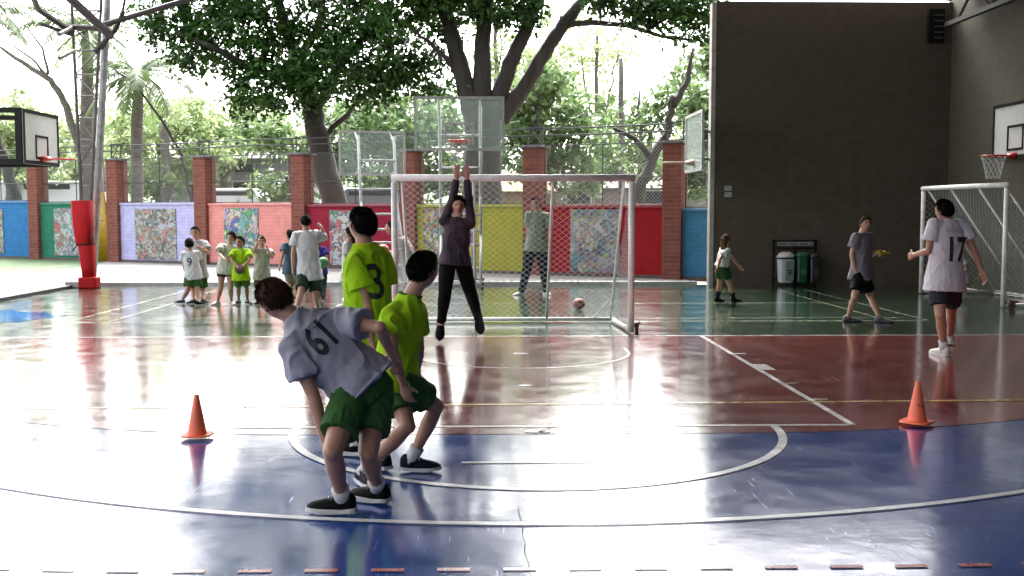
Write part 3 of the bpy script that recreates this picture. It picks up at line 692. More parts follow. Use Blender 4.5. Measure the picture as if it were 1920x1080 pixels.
for (pa, pb, pt, pbm, mcol, nm, lb) in ((1459, 1490, 484, 530, (.62, .64, .66), 'white', 'white waste bin with a crumpled white bag, leftmost on the rack'), (1492, 1515, 484, 530, (.008, .10, .04), 'green', 'dark green waste bin in the middle of the rack'), (1517, 1538, 486, 530, (.015, .017, .02), 'black', 'black waste bin at the right end of the rack')):
    x0, x1 = bx_(pa), bx_(pb); zt_, zb_ = bz_(pt), bz_(pbm); cx_ = (x0 + x1) / 2; hw_ = (x1 - x0) / 2
    t = thing('waste_bin', lb, 'bin', (cx_, bD - .08, zb_), 0, 'waste bins by the grey wall'); hh_ = zt_ - zb_
    mm = mat('bin_' + nm, mcol, .35, noise_amt=.1)
    MB().loft([(0, 0, 0), (0, 0, .03), (0, 0, hh_)], Vector((1, 0, 0)), [hw_ * .8, hw_ * .86, hw_], [.12, .13, .155], 16, power=.5).build('bin_body', mm, t, bevel=.004)
    MB().loft([(0, 0, hh_ - .02), (0, 0, hh_ + .01)], Vector((1, 0, 0)), [hw_ * 1.06] * 2, [.17] * 2, 16, power=.5).build('bin_rim', mm if nm != 'white' else M_black, t)
    if nm == 'white':
        mb = MB(); rings = []
        for j, (z, s) in enumerate(((.0, 1.03), (.03, 1.12), (.07, 1.0), (.10, .8), (.12, .45))):
            rings.append([Vector((hw_ * s * math.cos(a) * (1 + .12 * math.sin(5 * a + j)), .16 * s * math.sin(a), hh_ + z + .018 * math.sin(3 * a + j * 2))) for a in np.linspace(0, 2 * math.pi, 20, endpoint=False)])
        mb.rings(rings).build('bag', mat('white_bag', (.6, .58, .57), .5, bump=.5, bump_scale=30), t, smooth=True)
        MB().box((hw_ * .28, -.158, hh_ * .5), (hw_ * 1.0, .006, hh_ * .8), Matrix.Rotation(R(3.4), 3, 'X')).build('bin_label', mat('label_grey', (.26, .32, .31), .5, noise_amt=.2, noise_scale=30), t)
        mb = MB()
        for z, w2 in ((.85, .7), (.5, .5), (.42, .55), (.36, .3)): mb.box((hw_ * .28, -.165 + (.85 - z) * .0, hh_ * z), (hw_ * w2, .012, .02))
        mb.build('label_marks', M_black, t)
    else:
        MB().loft([(0, 0, hh_ + .012), (0, .0, hh_ + .05), (0, .02, hh_ + .10)], Vector((1, 0, 0)), [hw_ * 1.02, hw_ * .98, hw_ * .7], [.165, .15, .1], 16, power=.5).build('bin_lid', mm, t, smooth=True)
        MB().box((hw_ * .1, -.16, hh_ * .45), (hw_ * .9, .006, .12)).build('bin_label', mat('dim_label' + nm, tuple(c * 2 + .02 for c in mcol), .5), t)
for py, lb in ((353, 'upper of the two small white wall signs on the grey wall'), (365, 'lower of the two small white wall signs on the grey wall')):
    p = P(1365, py, YB - .02); t = thing('wall_sign', lb, 'sign', p, 0, 'small white wall signs')
    MB().box((0, 0, 0), (.15, .012, .10)).build('sign_plate', M_white, t, bevel=.002)
    mb = MB(); mb.box((-.03, -.008, .012), (.03, .004, .02)).box((.025, -.008, -.01), (.045, .004, .015)); mb.build('sign_mark', mat('sign_grey', (.1, .1, .1), .5), t)

def ball_mat(nm, col):
    m = mat(nm, col, .45, bump=.5, bump_scale=300); return m
def ball(label, c, r, col, nm, group=None):
    t = thing('ball', label, 'ball', c, random.random() * 3, group)
    MB().sphere((0, 0, 0), r, 24, 16).build('ball_skin', ball_mat(nm, col), t, smooth=True)
    mb = MB()
    for ax in range(3):
        ring = []
        for k in range(33):
            a = 2 * math.pi * k / 32; v = [math.cos(a) * r * 1.004, math.sin(a) * r * 1.004, 0]; v = v[-ax:] + v[:-ax]; ring.append(v)
        mb.tube(ring, r * .02, 4, cap=False)
    mb.build('seam', mat('seam_dark', (.03, .02, .02), .5), t)
    return t
g = G(1085, 582, 0); ball('brown basketball resting on the floor behind the goal net', (g.x, g.y, .105), .10, (.30, .06, .03), 'ball_brown', 'balls')

# ------------------------------------------------------------------ vegetation
def leaf_cloud(name, blobs, mtl, parent, origin, n_clump, leaves, size, crad=.38, tone=(0, 1), shell=.45, droop=.25):
    """blobs: list of (centre, (rx,ry,rz)); real leaf faces spread through the crown in clumps"""
    V = []; T = []
    vols = np.array([b[1][0] * b[1][1] * b[1][2] for b in blobs]) ** (2 / 3); vols /= vols.sum()
    for (c, rr), fr in zip(blobs, vols):
        n = max(3, int(n_clump * fr))
        d = rng.normal(size=(n, 3)); d /= np.linalg.norm(d, axis=1)[:, None]
        rad = (shell + (1 - shell) * rng.random(n)) ** .8
        cc = np.array(c) + d * rad[:, None] * np.array(rr)
        tn = rng.random(n) * .7
        for i in range(n):
            m = leaves + int(rng.integers(-leaves // 3, leaves // 3 + 1)); lc = cc[i] + rng.normal(size=(m, 3)) * crad * np.array([.5, .5, .33]) * (0.6 + rng.random() * .8)
            nn = rng.normal(size=(m, 3)) + np.array([0, 0, .9]); nn /= np.linalg.norm(nn, axis=1)[:, None]
            ax = rng.normal(size=(m, 3)) + np.array([0, 0, -droop]); ax -= nn * (ax * nn).sum(1)[:, None]; ax /= np.linalg.norm(ax, axis=1)[:, None]
            bx = np.cross(nn, ax); s = size * (.6 + .8 * rng.random(m))[:, None]
            V.append(np.stack([lc - ax * s, lc + bx * s * .45 + nn * s * .1, lc + ax * s, lc - bx * s * .45 + nn * s * .1], 1))
            T.append(np.clip(tn[i] + rng.random(m) * .35, 0, 1))
    V = np.concatenate(V).reshape(-1, 3) - np.array(origin); T = np.concatenate(T); n = len(T)
    me = bpy.data.meshes.new(name); me.vertices.add(4 * n); me.vertices.foreach_set('co', V.astype(np.float32).ravel())
    me.loops.add(4 * n); me.loops.foreach_set('vertex_index', np.arange(4 * n, dtype=np.int32))
    me.polygons.add(n); me.polygons.foreach_set('loop_start', np.arange(0, 4 * n, 4, dtype=np.int32))
    try: me.polygons.foreach_set('loop_total', np.full(n, 4, dtype=np.int32))
    except Exception: pass
    me.update(calc_edges=True)
    at = me.attributes.new('tone', 'FLOAT', 'FACE'); at.data.foreach_set('value', (tone[0] + (tone[1] - tone[0]) * T).astype(np.float32))
    me.materials.append(mtl); ob = bpy.data.objects.new(name, me); C.objects.link(ob); ob.parent = parent; return ob
def wob(pts, n=6, amp=.06):
    out = []
    pts = [Vector(p) for p in pts]
    for a, b in zip(pts, pts[1:]):
        for i in range(n):
            p = a.lerp(b, i / n)
            out.append(p + Vector((random.uniform(-1, 1), random.uniform(-1, 1), 0)) * amp * (0 if (i == 0) else 1))
    out.append(pts[-1]); return out
def limb(mb, pts, r0, r1, amp=.05, n=8):
    pts = wob(pts, 5, amp); m = len(pts); mb.tube(pts, [(r0 + (r1 - r0) * i / (m - 1)) * random.uniform(.94, 1.06) for i in range(m)], n)
L_dark = leaf_mat('leaf_dark', (.004, .016, .003), (.042, .115, .014), .22)
L_mid = leaf_mat('leaf_mid', (.045, .085, .03), (.17, .25, .10), .4)
L_haze = leaf_mat('leaf_haze', (.18, .24, .11), (.40, .48, .24), .5)  # far leaves paled: haze and glare put into the leaf colour

def blob(px, py, D, rx, rz, ry=None): p = P(px, py, D); return (tuple(p), (rx, ry if ry else (rx + rz) / 2, rz))
# big tree on the left
DT = 31.5; base = G(646, 497); base = P(646, 497, DT); base.z = 0
t1 = thing('broadleaf_tree', 'leaning dark green tree with dense crown behind the dark red bay', 'tree', base, 0, 'large shade trees')
def lp(px, py, D): return P(px, py, D) - base
mb = MB(); limb(mb, [(0, 0, -.1), lp(628, 390, DT), lp(603, 290, DT), lp(585, 200, DT)], .42, .30, .04, 12)
limb(mb, [lp(585, 205, DT), lp(560, 120, DT), lp(530, 30, DT), lp(500, -80, DT)], .24, .10); limb(mb, [lp(588, 215, DT), lp(640, 120, DT - .5), lp(700, 40, DT - 1)], .18, .07)
limb(mb, [lp(600, 262, DT), lp(640, 225, DT), lp(690, 170, DT - .6), lp(760, 130, DT - 1)], .10, .04); limb(mb, [lp(575, 160, DT), lp(480, 130, DT - .5), lp(400, 90, DT - 1), lp(330, 60, DT - 1)], .14, .04)
limb(mb, [lp(560, 120, DT), lp(600, 40, DT), lp(620, -80, DT)], .15, .06)
mb.build('trunk', M_bark, t1, smooth=True)
bl = [blob(*a) for a in ((330, 55, 31, .9, .6), (390, 110, 31, 1.0, .75), (440, 50, 31, 1.3, .9), (500, 150, 31, 1.2, .8), (470, 185, 30.5, .7, .45), (560, 90, 31, 1.4, 1.0), (545, 185, 31, .8, .4), (620, 130, 30.5, 1.3, .8), (660, 60, 31, 1.3, 1.0),
      (700, 150, 30, 1.2, .6), (770, 130, 30, 1.1, .6), (810, 160, 30, .7, .35), (700, 195, 30, .6, .25), (740, 60, 30.5, .9, .6), (300, 5, 31, .7, .6), (380, 10, 31.5, 1.1, .8), (520, 0, 31.5, 1.6, .9), (640, -40, 31.5, 1.8, .9), (480, -90, 32, 1.8, .9), (600, -140, 32, 1.8, .9), (350, -80, 32, 1.6, .9), (440, -180, 32, 1.8, 1.0), (560, -250, 32, 2.0, 1.0), (700, -130, 32, 1.6, .9), (660, -250, 32, 1.8, 1.0), (390, -270, 32, 1.6, .9))]
leaf_cloud('crown', bl, L_dark, t1, base, 860, 60, .095, .5)
# big tree behind the centre hoop
DT2 = 29.5; base = P(906, 505, DT2); base.z = 0
t2_ = thing('broadleaf_tree', 'thick forked shade tree behind the central hoop', 'tree', base, 0, 'large shade trees')
mb = MB(); limb(mb, [(0, 0, -.1), lp(905, 380, DT2), lp(905, 270, DT2), lp(905, 190, DT2)], .58, .50, .03, 14)
limb(mb, [lp(885, 215, DT2), lp(868, 140, DT2), lp(848, 70, DT2), lp(832, 0, DT2), lp(820, -110, DT2)], .28, .17, .03, 10)
limb(mb, [lp(905, 210, DT2), lp(905, 120, DT2), lp(908, 40, DT2), lp(915, -110, DT2)], .28, .18, .03, 10)
limb(mb, [lp(925, 215, DT2), lp(955, 120, DT2), lp(985, 60, DT2), lp(1012, -5, DT2), lp(1040, -90, DT2)], .24, .13, .03, 10)
limb(mb, [lp(938, 225, DT2), lp(985, 160, DT2), lp(1030, 85, DT2), lp(1060, 40, DT2), lp(1100, -5, DT2), lp(1150, -60, DT2)], .24, .12, .03, 10)
limb(mb, [lp(1060, 46, DT2), lp(1110, 42, DT2 - .4), lp(1180, 48, DT2 - .6), lp(1240, 68, DT2 - 1), lp(1300, 76, DT2 - 1.2)], .10, .035, .02)
limb(mb, [lp(1215, 55, DT2 - .8), lp(1260, 30, DT2 - 1), lp(1310, 10, DT2 - 1)], .05, .025, .02); limb(mb, [lp(868, 140, DT2), lp(815, 90, DT2 - .4), lp(775, 55, DT2 - .6)], .09, .035)
mb.build('trunk', M_bark, t2_, smooth=True)
bl = [blob(*a) for a in ((760, 15, 29, .9, .5), (850, -15, 29, 1.3, .5), (930, 8, 29, 1.2, .55), (985, 20, 29, .6, .35), (840, 60, 30, .5, .35), (790, 110, 30, .6, .4), (880, -100, 29, 2.4, 1.1), (800, -180, 29, 2.0, 1.1), (930, -220, 29, 1.6, 1.0), (780, -90, 29, 1.6, 1.0), (850, -260, 29, 2.0, 1.0), (740, -260, 29, 1.6, 1.0),
      (1180, 5, 28.5, 1.0, .35), (1240, 20, 28.5, 1.1, .45), (1310, 10, 28.5, .9, .5), (1300, 62, 28.2, .45, .3), (1335, 78, 28.2, .35, .25), (1150, -20, 28.5, .9, .3))]
leaf_cloud('crown', bl, L_dark, t2_, base, 660, 60, .095, .46)

# paler trees beyond the street
def bg_tree(px, pyb, D, label, blobs, mtl, trunkr=.16, lean=0, leaves=26, clumps=150, size=.16, name='background_tree', bark=None, topy=None):
    b = P(px, pyb, D); b.z = .9 if D > 40 else 0
    t = thing(name, label, 'tree', b, 0, 'paler trees beyond the fence')
    global base; base = b
    mb = MB(); tp = topy if topy is not None else min(q[1] for q in blobs) + 20
    limb(mb, [(0, 0, -.1), lp(px + lean * .4, (395 + tp) / 2 + 40, D), lp(px + lean, tp, D)], trunkr, trunkr * .35, .08)
    for q in blobs[:4]: limb(mb, [lp(px + lean * .45, (395 + tp) / 2 + 20, D), lp((px + q[0]) / 2, (q[1] + 300) / 2, D), lp(q[0], q[1], D)], trunkr * .45, .03, .1)
    mb.build('trunk', bark or M_barkl, t, smooth=True)
    leaf_cloud('crown', [blob(q[0], q[1], D + random.uniform(-1.5, 1.5), q[2], q[3]) for q in blobs], mtl, t, b, clumps, leaves, size, .55, shell=.2)
    return t
bg_tree(20, 480, 46, 'pale green tree at the far left behind the left backboard', [(10, 215, 2.6, 1.3), (70, 255, 2.2, 1.2), (-60, 240, 2.5, 1.5), (40, 310, 2.4, 1.0)], L_haze, .3, clumps=170)
bg_tree(300, 480, 50, 'pale leafy tree behind the lilac wall bay', [(230, 250, 2.4, 1.6), (320, 230, 2.6, 1.6), (290, 320, 2.8, 1.2), (390, 290, 2.0, 1.4), (250, 350, 2.2, .8)], L_haze, .3, clumps=240)
bg_tree(420, 480, 52, 'pale leafy tree rising behind the pink wall bay', [(400, 250, 2.6, 1.5), (470, 225, 2.4, 1.2), (340, 215, 2.0, 1.2), (520, 260, 2.2, 1.0)], L_haze, .28, clumps=200)
bg_tree(545, 480, 43, 'bushy mid green tree under the leaning tree crown', [(530, 360, 1.6, .7), (660, 230, 2.0, .9), (720, 250, 1.8, 1.1), (640, 300, 1.8, 1.0), (500, 255, 1.6, .6)], L_mid, .2, clumps=190)
bg_tree(760, 480, 45, 'mid green tree behind the turned away backboard', [(740, 220, 2.0, 1.0), (800, 240, 2.2, 1.3), (780, 330, 2.2, 1.1), (850, 320, 2.0, 1.2), (700, 340, 1.8, .9)], L_mid, .25, clumps=230)
bg_tree(1010, 480, 40, 'bushy bright green tree right of the forked trunk', [(1000, 190, 1.8, 1.1), (1060, 240, 2.0, 1.2), (990, 290, 1.9, 1.3), (1080, 320, 2.0, 1.1), (1020, 150, 1.2, .7), (960, 240, 1.6, 1.2)], L_mid, .22, clumps=230)
bg_tree(1120, 480, 52, 'tall thin pale tree with open branches behind the right fence', [(1090, 110, 2.2, 1.3), (1160, 90, 1.6, 1.0), (1040, 120, 1.8, 1.6), (1140, 250, 2.4, 1.0), (1060, 50, 2.0, .9)], L_haze, .2, clumps=130, leaves=16, topy=60)
bg_tree(1200, 480, 47, 'sparse green tree left of the edge on backboard', [(1190, 230, 1.8, .9), (1240, 200, 1.6, 1.0), (1150, 300, 2.2, 1.0), (1230, 310, 1.8, .9), (1280, 150, 1.2, 1.1)], L_mid, .15, clumps=150, leaves=18)
bg_tree(1330, 480, 36, 'young green tree showing beside the grey wall edge', [(1310, 190, 1.0, .7), (1335, 270, 1.1, 1.2), (1300, 330, .9, .8), (1345, 120, .8, .9)], L_mid, .12, clumps=130)
bg_tree(930, 480, 64, 'distant pale tree showing between the forked trunks', [(960, 110, 3.0, 2.2), (860, 230, 3.5, 2.0), (1050, 180, 3.5, 2.2), (940, 20, 2.5, 1.2)], L_haze, .3, clumps=210, leaves=20, size=.2)
bg_tree(620, 480, 66, 'distant pale tree low behind the leaning tree', [(560, 300, 4.0, 2.0), (680, 280, 4.0, 2.2), (450, 320, 3.5, 1.6), (760, 200, 3.0, 1.5)], L_haze, .3, clumps=240, leaves=20, size=.2)
bg_tree(1220, 480, 68, 'distant pale tree low beyond the right fence', [(1150, 330, 4.0, 1.6), (1260, 300, 4.0, 2.0), (1320, 230, 3.0, 2.0), (1080, 360, 3, 1.2)], L_haze, .3, clumps=230, leaves=20, size=.2)
bg_tree(140, 480, 62, 'distant pale tree behind the lattice column', [(120, 320, 4.0, 1.6), (40, 330, 3.5, 1.4), (210, 320, 3.2, 1.6), (180, 250, 2.4, 1.6)], L_haze, .3, clumps=230, leaves=20, size=.2)
# slanting bare trunks
def bare(label, pts, D, r0, r1, name='slanting_trunk', m=None, twigs=None):
    global base
    base = P(pts[0][0], pts[0][1], D); base.z = 0
    t = thing(name, label, 'tree', base, 0)
    mb = MB(); limb(mb, [(0, 0, 0)] + [lp(x, y, D) for x, y in pts[1:]], r0, r1, .05)
    for tw in (twigs or []): limb(mb, [lp(x, y, D) for x, y in tw], r1 * 1.2, r1 * .5, .03)
    mb.build('trunk', m or M_bark, t, smooth=True); return t
bare('slanting dark trunk left of the right end pillar', [(1195, 500), (1200, 350), (1222, 300), (1250, 255), (1262, 180)], 33, .22, .10, twigs=[[(1222, 300), (1190, 260), (1150, 240)], [(1262, 200), (1290, 150), (1300, 90)]])
bare('thin dark slanting trunk at the left edge', [(35, 500), (30, 370), (5, 290), (-15, 240)], 38, .25, .15)
bare('branching grey trunk behind the lattice column', [(190, 500), (170, 330), (125, 200), (95, 150), (40, 115), (0, 88)], 38, .2, .05, m=M_barkl, twigs=[[(95, 150), (60, 110), (10, 75)], [(90, 140), (80, 90), (45, 45)]])
bare('thin curving bare stem in front of the lilac bay fence', [(366, 520), (362, 380), (340, 290), (300, 220), (262, 165), (215, 130)], 34.5, .06, .03)
bare('straight grey trunk beyond the yellow bay, like a pole', [(1166, 500), (1165, 300), (1164, 110)], 44, .17, .10, name='bare_trunk', m=M_barkl)
bare('dark trunk behind the lilac bay fence', [(308, 500), (308, 390), (312, 300), (305, 230)], 48, .3, .2, m=M_barkl)
bare('grey trunk just left of the second pillar from the left', [(200, 500), (192, 380), (183, 300), (180, 200)], 40, .28, .2, m=M_barkl)
# palms
def palm(label, px, pyt, D, r, fr, seed, trunk_to=480, frond_len=2.6, crown_m=None):
    global base
    rr = random.Random(seed)
    base = P(px, trunk_to, D); base.z = 0; t = thing('palm_tree', label, 'tree', base, 0, 'palm trees')
    mb = MB(); limb(mb, [(0, 0, 0), lp(px, 250, D), lp(px + 3, pyt, D)], r * 1.1, r * .8, .02, 12); mb.build('trunk', M_barkl, t, smooth=True)
    top = lp(px + 3, pyt, D); V = []; Fc = []
    mb = MB()
    for k in range(fr):
        a = 2 * math.pi * k / fr + rr.uniform(-.2, .2); el = rr.uniform(-.3, 1.0); L = frond_len * rr.uniform(.8, 1.1)
        pts_ = []; p = top.copy(); d = Vector((math.cos(a) * math.cos(el), math.sin(a) * math.cos(el), math.sin(el)))
        for j in range(11):
            pts_.append(p.copy()); p += d * L / 10; d = (d + Vector((0, 0, -.17))).normalized()
        mb.tube(pts_, [.03 * (1 - j / 12) for j in range(11)], 4)
        for j in range(1, 11):
            tdir = (pts_[j] - pts_[j - 1]).normalized(); sd_ = tdir.cross(Vector((0, 0, 1))).normalized()
            for q in range(5):
                pj = pts_[j - 1].lerp(pts_[j], q / 5); ll = .62 * math.sin(math.pi * (j + q / 5) / 11.5) + .1
                for s in (-1, 1):
                    dd = (sd_ * s * .8 + tdir * .5 + Vector((0, 0, -.45 + rr.uniform(-.2, .1)))).normalized()
                    wv = tdir * .022; e = pj + dd * ll + Vector((0, 0, -.12 * ll)); m_ = pj + dd * ll * .5
                    mb.add([pj - wv, pj + wv, m_ + wv, e, m_ - wv], [(0, 1, 2, 3, 4)])
    mb.build('frond_crown', crown_m or mat('palm_leaf', (.13, .20, .07), .5, noise_amt=.4, trans=.35), t)
    return t
palm('pale trunked palm with fronds drooping over the left pillar fence', 257, 140, 36, .20, 11, 3, frond_len=2.4)
palm('palm with long drooping fronds behind the lattice column', 162, 60, 38, .24, 12, 5, frond_len=3.0)
palm('palm whose fronds enter at the top left corner', -70, 20, 33, .22, 14, 9, frond_len=2.8)

# ------------------------------------------------------------------ street things seen through the fence
def car(label, px, D, col, rz, L=4.3, H_=1.5, van=False):
    p = P(px, 390, D); t = thing('parked_car', label, 'car' if not van else 'van', (p.x, p.y, .95), rz, 'vehicles parked behind the fence')
    pm = mat('car_' + label[:6], col, .25, coat=.5); gm_ = mat('car_glass', (.03, .035, .04), .1); 
    prof = [(-L / 2, .35), (-L / 2, .85), (-L / 2 + .5, .95), (-L / 2 + 1.1 if not van else -L / 2 + .5, H_), (L / 2 - 1.2 if not van else L / 2 - .25, H_), (L / 2 - .45 if not van else L / 2 - .1, .95), (L / 2, .85), (L / 2, .35)]
    if van: prof[2] = (-L / 2 + .15, .98)
    n_ = len(prof); vs = []
    for y, s in ((-.85, 0), (.85, 0)):
        for (x, z) in prof: vs.append((x, y * (.86 if z > 1.0 else 1), z))
    MB().add(vs, [tuple(range(n_)), tuple(range(n_, 2 * n_))] + [(i, (i + 1) % n_, n_ + (i + 1) % n_, n_ + i) for i in range(n_)]).build('car_body', pm, t, bevel=.06)
    for s in (-1, 1):
        MB().box((0 if van else -.05, s * .775, H_ - .3), (L * .42, .03, .36), Matrix.Rotation(R(-s * 12), 3, 'X')).build('side_window', gm_, t)
        for x in (-L * .31, L * .31): MB().tube([(x, s * .72, .32), (x, s * .88, .32)], .32, 18).build('wheel', M_black, t)
    return t
car('white car parked behind the pink wall bay', 440, 46, (.6, .6, .6), R(172), H_=1.62)
car('white van parked behind the green wall bay', 105, 47, (.62, .62, .62), R(176), L=4.8, H_=1.95, van=True)
car('grey car parked right of the leaning tree trunk', 700, 44.5, (.3, .32, .35), R(175), H_=1.6)
def house(label, px, D, w_, d_, h_, col, roofcol, wins, rz=0):
    p = P(px, 390, D); t = thing('house', label, 'building', (p.x, p.y, .9), rz)
    MB().box((0, 0, h_ / 2), (w_, d_, h_)).build('wall', mat('house' + label[:10], col, .8, noise_amt=.2, noise_scale=2), t)
    hw, hd = w_ / 2 + .3, d_ / 2 + .3
    MB().add([(-hw, -hd, h_), (hw, -hd, h_), (hw, hd, h_), (-hw, hd, h_), (-hw * .7, 0, h_ + .9), (hw * .7, 0, h_ + .9)], [(0, 1, 2, 3), (0, 1, 5, 4), (2, 3, 4, 5), (1, 2, 5), (3, 0, 4)]).build('roof', mat('hroof' + label[:10], roofcol, .8, noise_amt=.3), t)
    for (x, z, a, b) in wins:
        f = MB().box((x, -d_ / 2 - .03, z), (a, .06, b)).build('window', M_white, t)
        MB().box((x, -d_ / 2 - .07, z), (a * .86, .03, b * .86)).build('pane', MATS['car_glass'], f)
house('grey rendered house behind the pink wall bay', 465, 57, 7.0, 4, 3.4, (.30, .29, .30), (.22, .22, .23), [(-2.0, 1.6, 1.2, 1.1), (0.3, 1.7, 1.3, 1.1), (2.3, 1.7, 1, 1.1), (.3, 2.9, 1.1, .5)])
house('brown grey building behind the right red bay', 1165, 58, 9.5, 4, 1.9, (.22, .18, .15), (.17, .14, .12), [(-2.5, 1.4, 1.4, .8), (1.5, 1.4, 1.4, .8)])
house('pale shed with tan roof behind the yellow bay', 955, 50, 3.6, 3, 1.6, (.5, .35, .2), (.45, .28, .12), [(-.6, 1.2, .7, .6)])
house('small pale block behind the turned away backboard', 735, 52, 2.2, 2, 2.2, (.55, .58, .62), (.4, .4, .42), [(0.2, 1.9, .8, .5)])

# ------------------------------------------------------------------ PEOPLE
def remesh(ob, voxel, smooth=3, fac=.5):
    md = ob.modifiers.new('r', 'REMESH'); md.mode = 'VOXEL'; md.voxel_size = voxel; md.use_smooth_shade = True
    if smooth:
        s = ob.modifiers.new('s', 'SMOOTH'); s.factor = fac; s.iterations = smooth
    dg = bpy.context.evaluated_depsgraph_get(); dg.update()
    me = bpy.data.meshes.new_from_object(ob.evaluated_get(dg))
    mats = [m for m in ob.data.materials]; ob.modifiers.clear(); ob.data = me
    if not me.materials:
        for m in mats: me.materials.append(m)
    for p in me.polygons: p.use_smooth = True
    return ob
def wrinkle(ob, amp, freq, stretch=(1, 1, .45), ridge=True, seed=0):
    me = ob.data; off = Vector((seed * 3.1, seed * 1.7, seed))
    co = []
    for v in me.vertices:
        p = v.co; q = Vector((p.x * stretch[0], p.y * stretch[1], p.z * stretch[2])) * freq + off
        w_ = noise.noise_vector(q * .5); n_ = noise.noise(q + w_ * .9)
        if ridge: n_ = ((1 - min(1, abs(n_) * 3.2)) ** 1.5) * .8 + .25 * noise.noise(q * 2.3)
        co.append(p + v.normal * n_ * amp)
    for v, c in zip(me.vertices, co): v.co = c
    me.update()
def skin(nm, c): return mat(nm, c, .5, noise_amt=.12, noise_scale=10, spec=.4)
SK1 = skin('skin_light', (.52, .29, .20)); SK2 = skin('skin_tan', (.46, .235, .15)); SK3 = skin('skin_brown', (.27, .135, .085))
def cloth(nm, c, b=.25): return mat(nm, c, .85, noise_amt=.10, noise_scale=18, bump=b, bump_scale=24, spec=.08)
HB = mat('hair_black', (.005, .004, .004), .6, noise_amt=.5, noise_scale=60, stretch=(1, 1, .2), bump=.2, bump_scale=90, spec=.1)
HBR = mat('hair_brown', (.06, .026, .015), .6, noise_amt=.5, noise_scale=60, stretch=(1, 1, .2), bump=.2, bump_scale=90, spec=.1)
HAU = mat('hair_auburn', (.10, .045, .022), .6, noise_amt=.5, noise_scale=60, stretch=(1, 1, .2), bump=.2, bump_scale=90, spec=.1)
WARN = []
def reach(a, px, py, L, sgn):
    """point on pixel ray at distance L from a; sgn=+1 the farther, -1 the nearer solution"""
    r = ray(px, py).normalized(); oc = CAM - a; b = r.dot(oc); c = oc.dot(oc) - L * L; disc = b * b - c
    if disc < 0:
        p = CAM + r * (-b); return a + (p - a).normalized() * L
    return CAM + r * (-b + sgn * math.sqrt(disc))
def ik(a, c, L1, L2, px, py):
    d = (c - a).length; s = 1.0
    if d > (L1 + L2) * .999: s = d / ((L1 + L2) * .999); L1 *= s; L2 *= s
    x = (L1 * L1 - L2 * L2 + d * d) / (2 * d); h = math.sqrt(max(0, L1 * L1 - x * x)); u = (c - a).normalized(); m = a + u * x
    e1 = u.orthogonal().normalized(); e2 = u.cross(e1); best = None
    for k in range(72):
        an = 2 * math.pi * k / 72; p = m + (e1 * math.cos(an) + e2 * math.sin(an)) * h; q = p - CAM
        X = 960 + F * q.dot(cR) / q.dot(cF); Y = 540 - F * q.dot(cU) / q.dot(cF); e = (X - px) ** 2 + (Y - py) ** 2
        if best is None or e < best[0]: best = (e, p)
    return best[1], s
def yawv(a): return Vector((math.sin(R(a)), math.cos(R(a)), 0))

def hand(mb, w_, d, nrm, H, side, curl=.5, spread=.12):
    """w_ wrist, d direction, nrm palm normal (palm faces +nrm), side=+1 if thumb lies to d x nrm"""
    d = d.normalized(); nrm = (nrm - d * nrm.dot(d)).normalized(); lat = d.cross(nrm).normalized() * side
    pl = .056 * H
    mb.loft([w_ - d * .01 * H, w_ + d * .012 * H, w_ + d * pl * .6, w_ + d * pl], lat, [.016 * H, .02 * H, .026 * H, .024 * H], [.013 * H, .0125 * H, .012 * H, .009 * H], 12)
    for i, (o, ln) in enumerate(((-.018, .040), (-.006, .046), (.006, .049), (.018, .045))):
        p = w_ + d * pl * .93 + lat * o * H; dd = (d + lat * o * 6 * spread).normalized(); pts = [p - dd * .012 * H, p]
        c_ = curl * (1 + .12 * (1.5 - i) * .5)
        for j in range(3):
            ang = c_ * (.6 + .3 * j); ax = lat
            dd = (dd * math.cos(ang) + nrm * math.sin(ang)).normalized(); p = p + dd * ln * H * (.45, .32, .25)[j]; pts.append(p.copy())
        mb.tube(pts, [.0060 * H, .0060 * H, .0056 * H, .0052 * H, .0042 * H], 8)
    p = w_ + d * pl * .25 + lat * .016 * H; dd = (d * .65 + lat * .75 + nrm * .25).normalized(); pts = [p - dd * .008 * H, p, p + dd * .022 * H]
    dd = (dd + d * .6 + nrm * .3 * curl).normalized(); pts.append(pts[-1] + dd * .024 * H)
    mb.tube(pts, [.009 * H, .0085 * H, .0068 * H, .005 * H], 8)

def head_mesh(mb, c, f, up, hh, ears=True):
    f = f.normalized(); up = (up - f * up.dot(f)).normalized(); rt = f.cross(up)
    nu, nv = 36, 28; rings = []
    for i in range(nv + 1):
        th = math.pi * i / nv * .996 + .006; rr = []
        for k in range(nu):
            ph = 2 * math.pi * k / nu
            x, y, z = math.sin(th) * math.sin(ph), math.sin(th) * math.cos(ph), -math.cos(th)
            X, Y, Z = .345 * x, .425 * y, .5 * z
            if Z < 0: t = -Z / .5; X *= 1 - .38 * t ** 1.6; Y = Y * (1 - .15 * t) if Y > 0 else Y * (1 - .55 * t ** 1.2)
            if Z > .1: X *= 1 - .05 * (Z - .1)
            if Y > 0:
                Y += .085 * math.exp(-(X / .05) ** 2 - ((Z + .10) / .09) ** 2) * (1 if Z > -.17 else .35)
                for s in (-1, 1): Y -= .035 * math.exp(-((X - s * .14) / .075) ** 2 - ((Z - .02) / .06) ** 2)
                Y += .02 * math.exp(-((Z - .11) / .05) ** 2) * math.exp(-(X / .2) ** 2) + .03 * math.exp(-(X / .1) ** 2 - ((Z + .27) / .05) ** 2) + .04 * math.exp(-(X / .12) ** 2 - ((Z + .42) / .07) ** 2)
            rr.append(c + (rt * X + f * Y + up * Z) * hh)
        rings.append(rr)
    mb.rings(rings)
    if ears:
        for s in (-1, 1):
            ax = Matrix((rt, f, up)).transposed()
            mb.sphere(c + (rt * s * .355 - f * .02 - up * .03) * hh, (.035 * hh, .07 * hh, .125 * hh), 10, 8, ax)

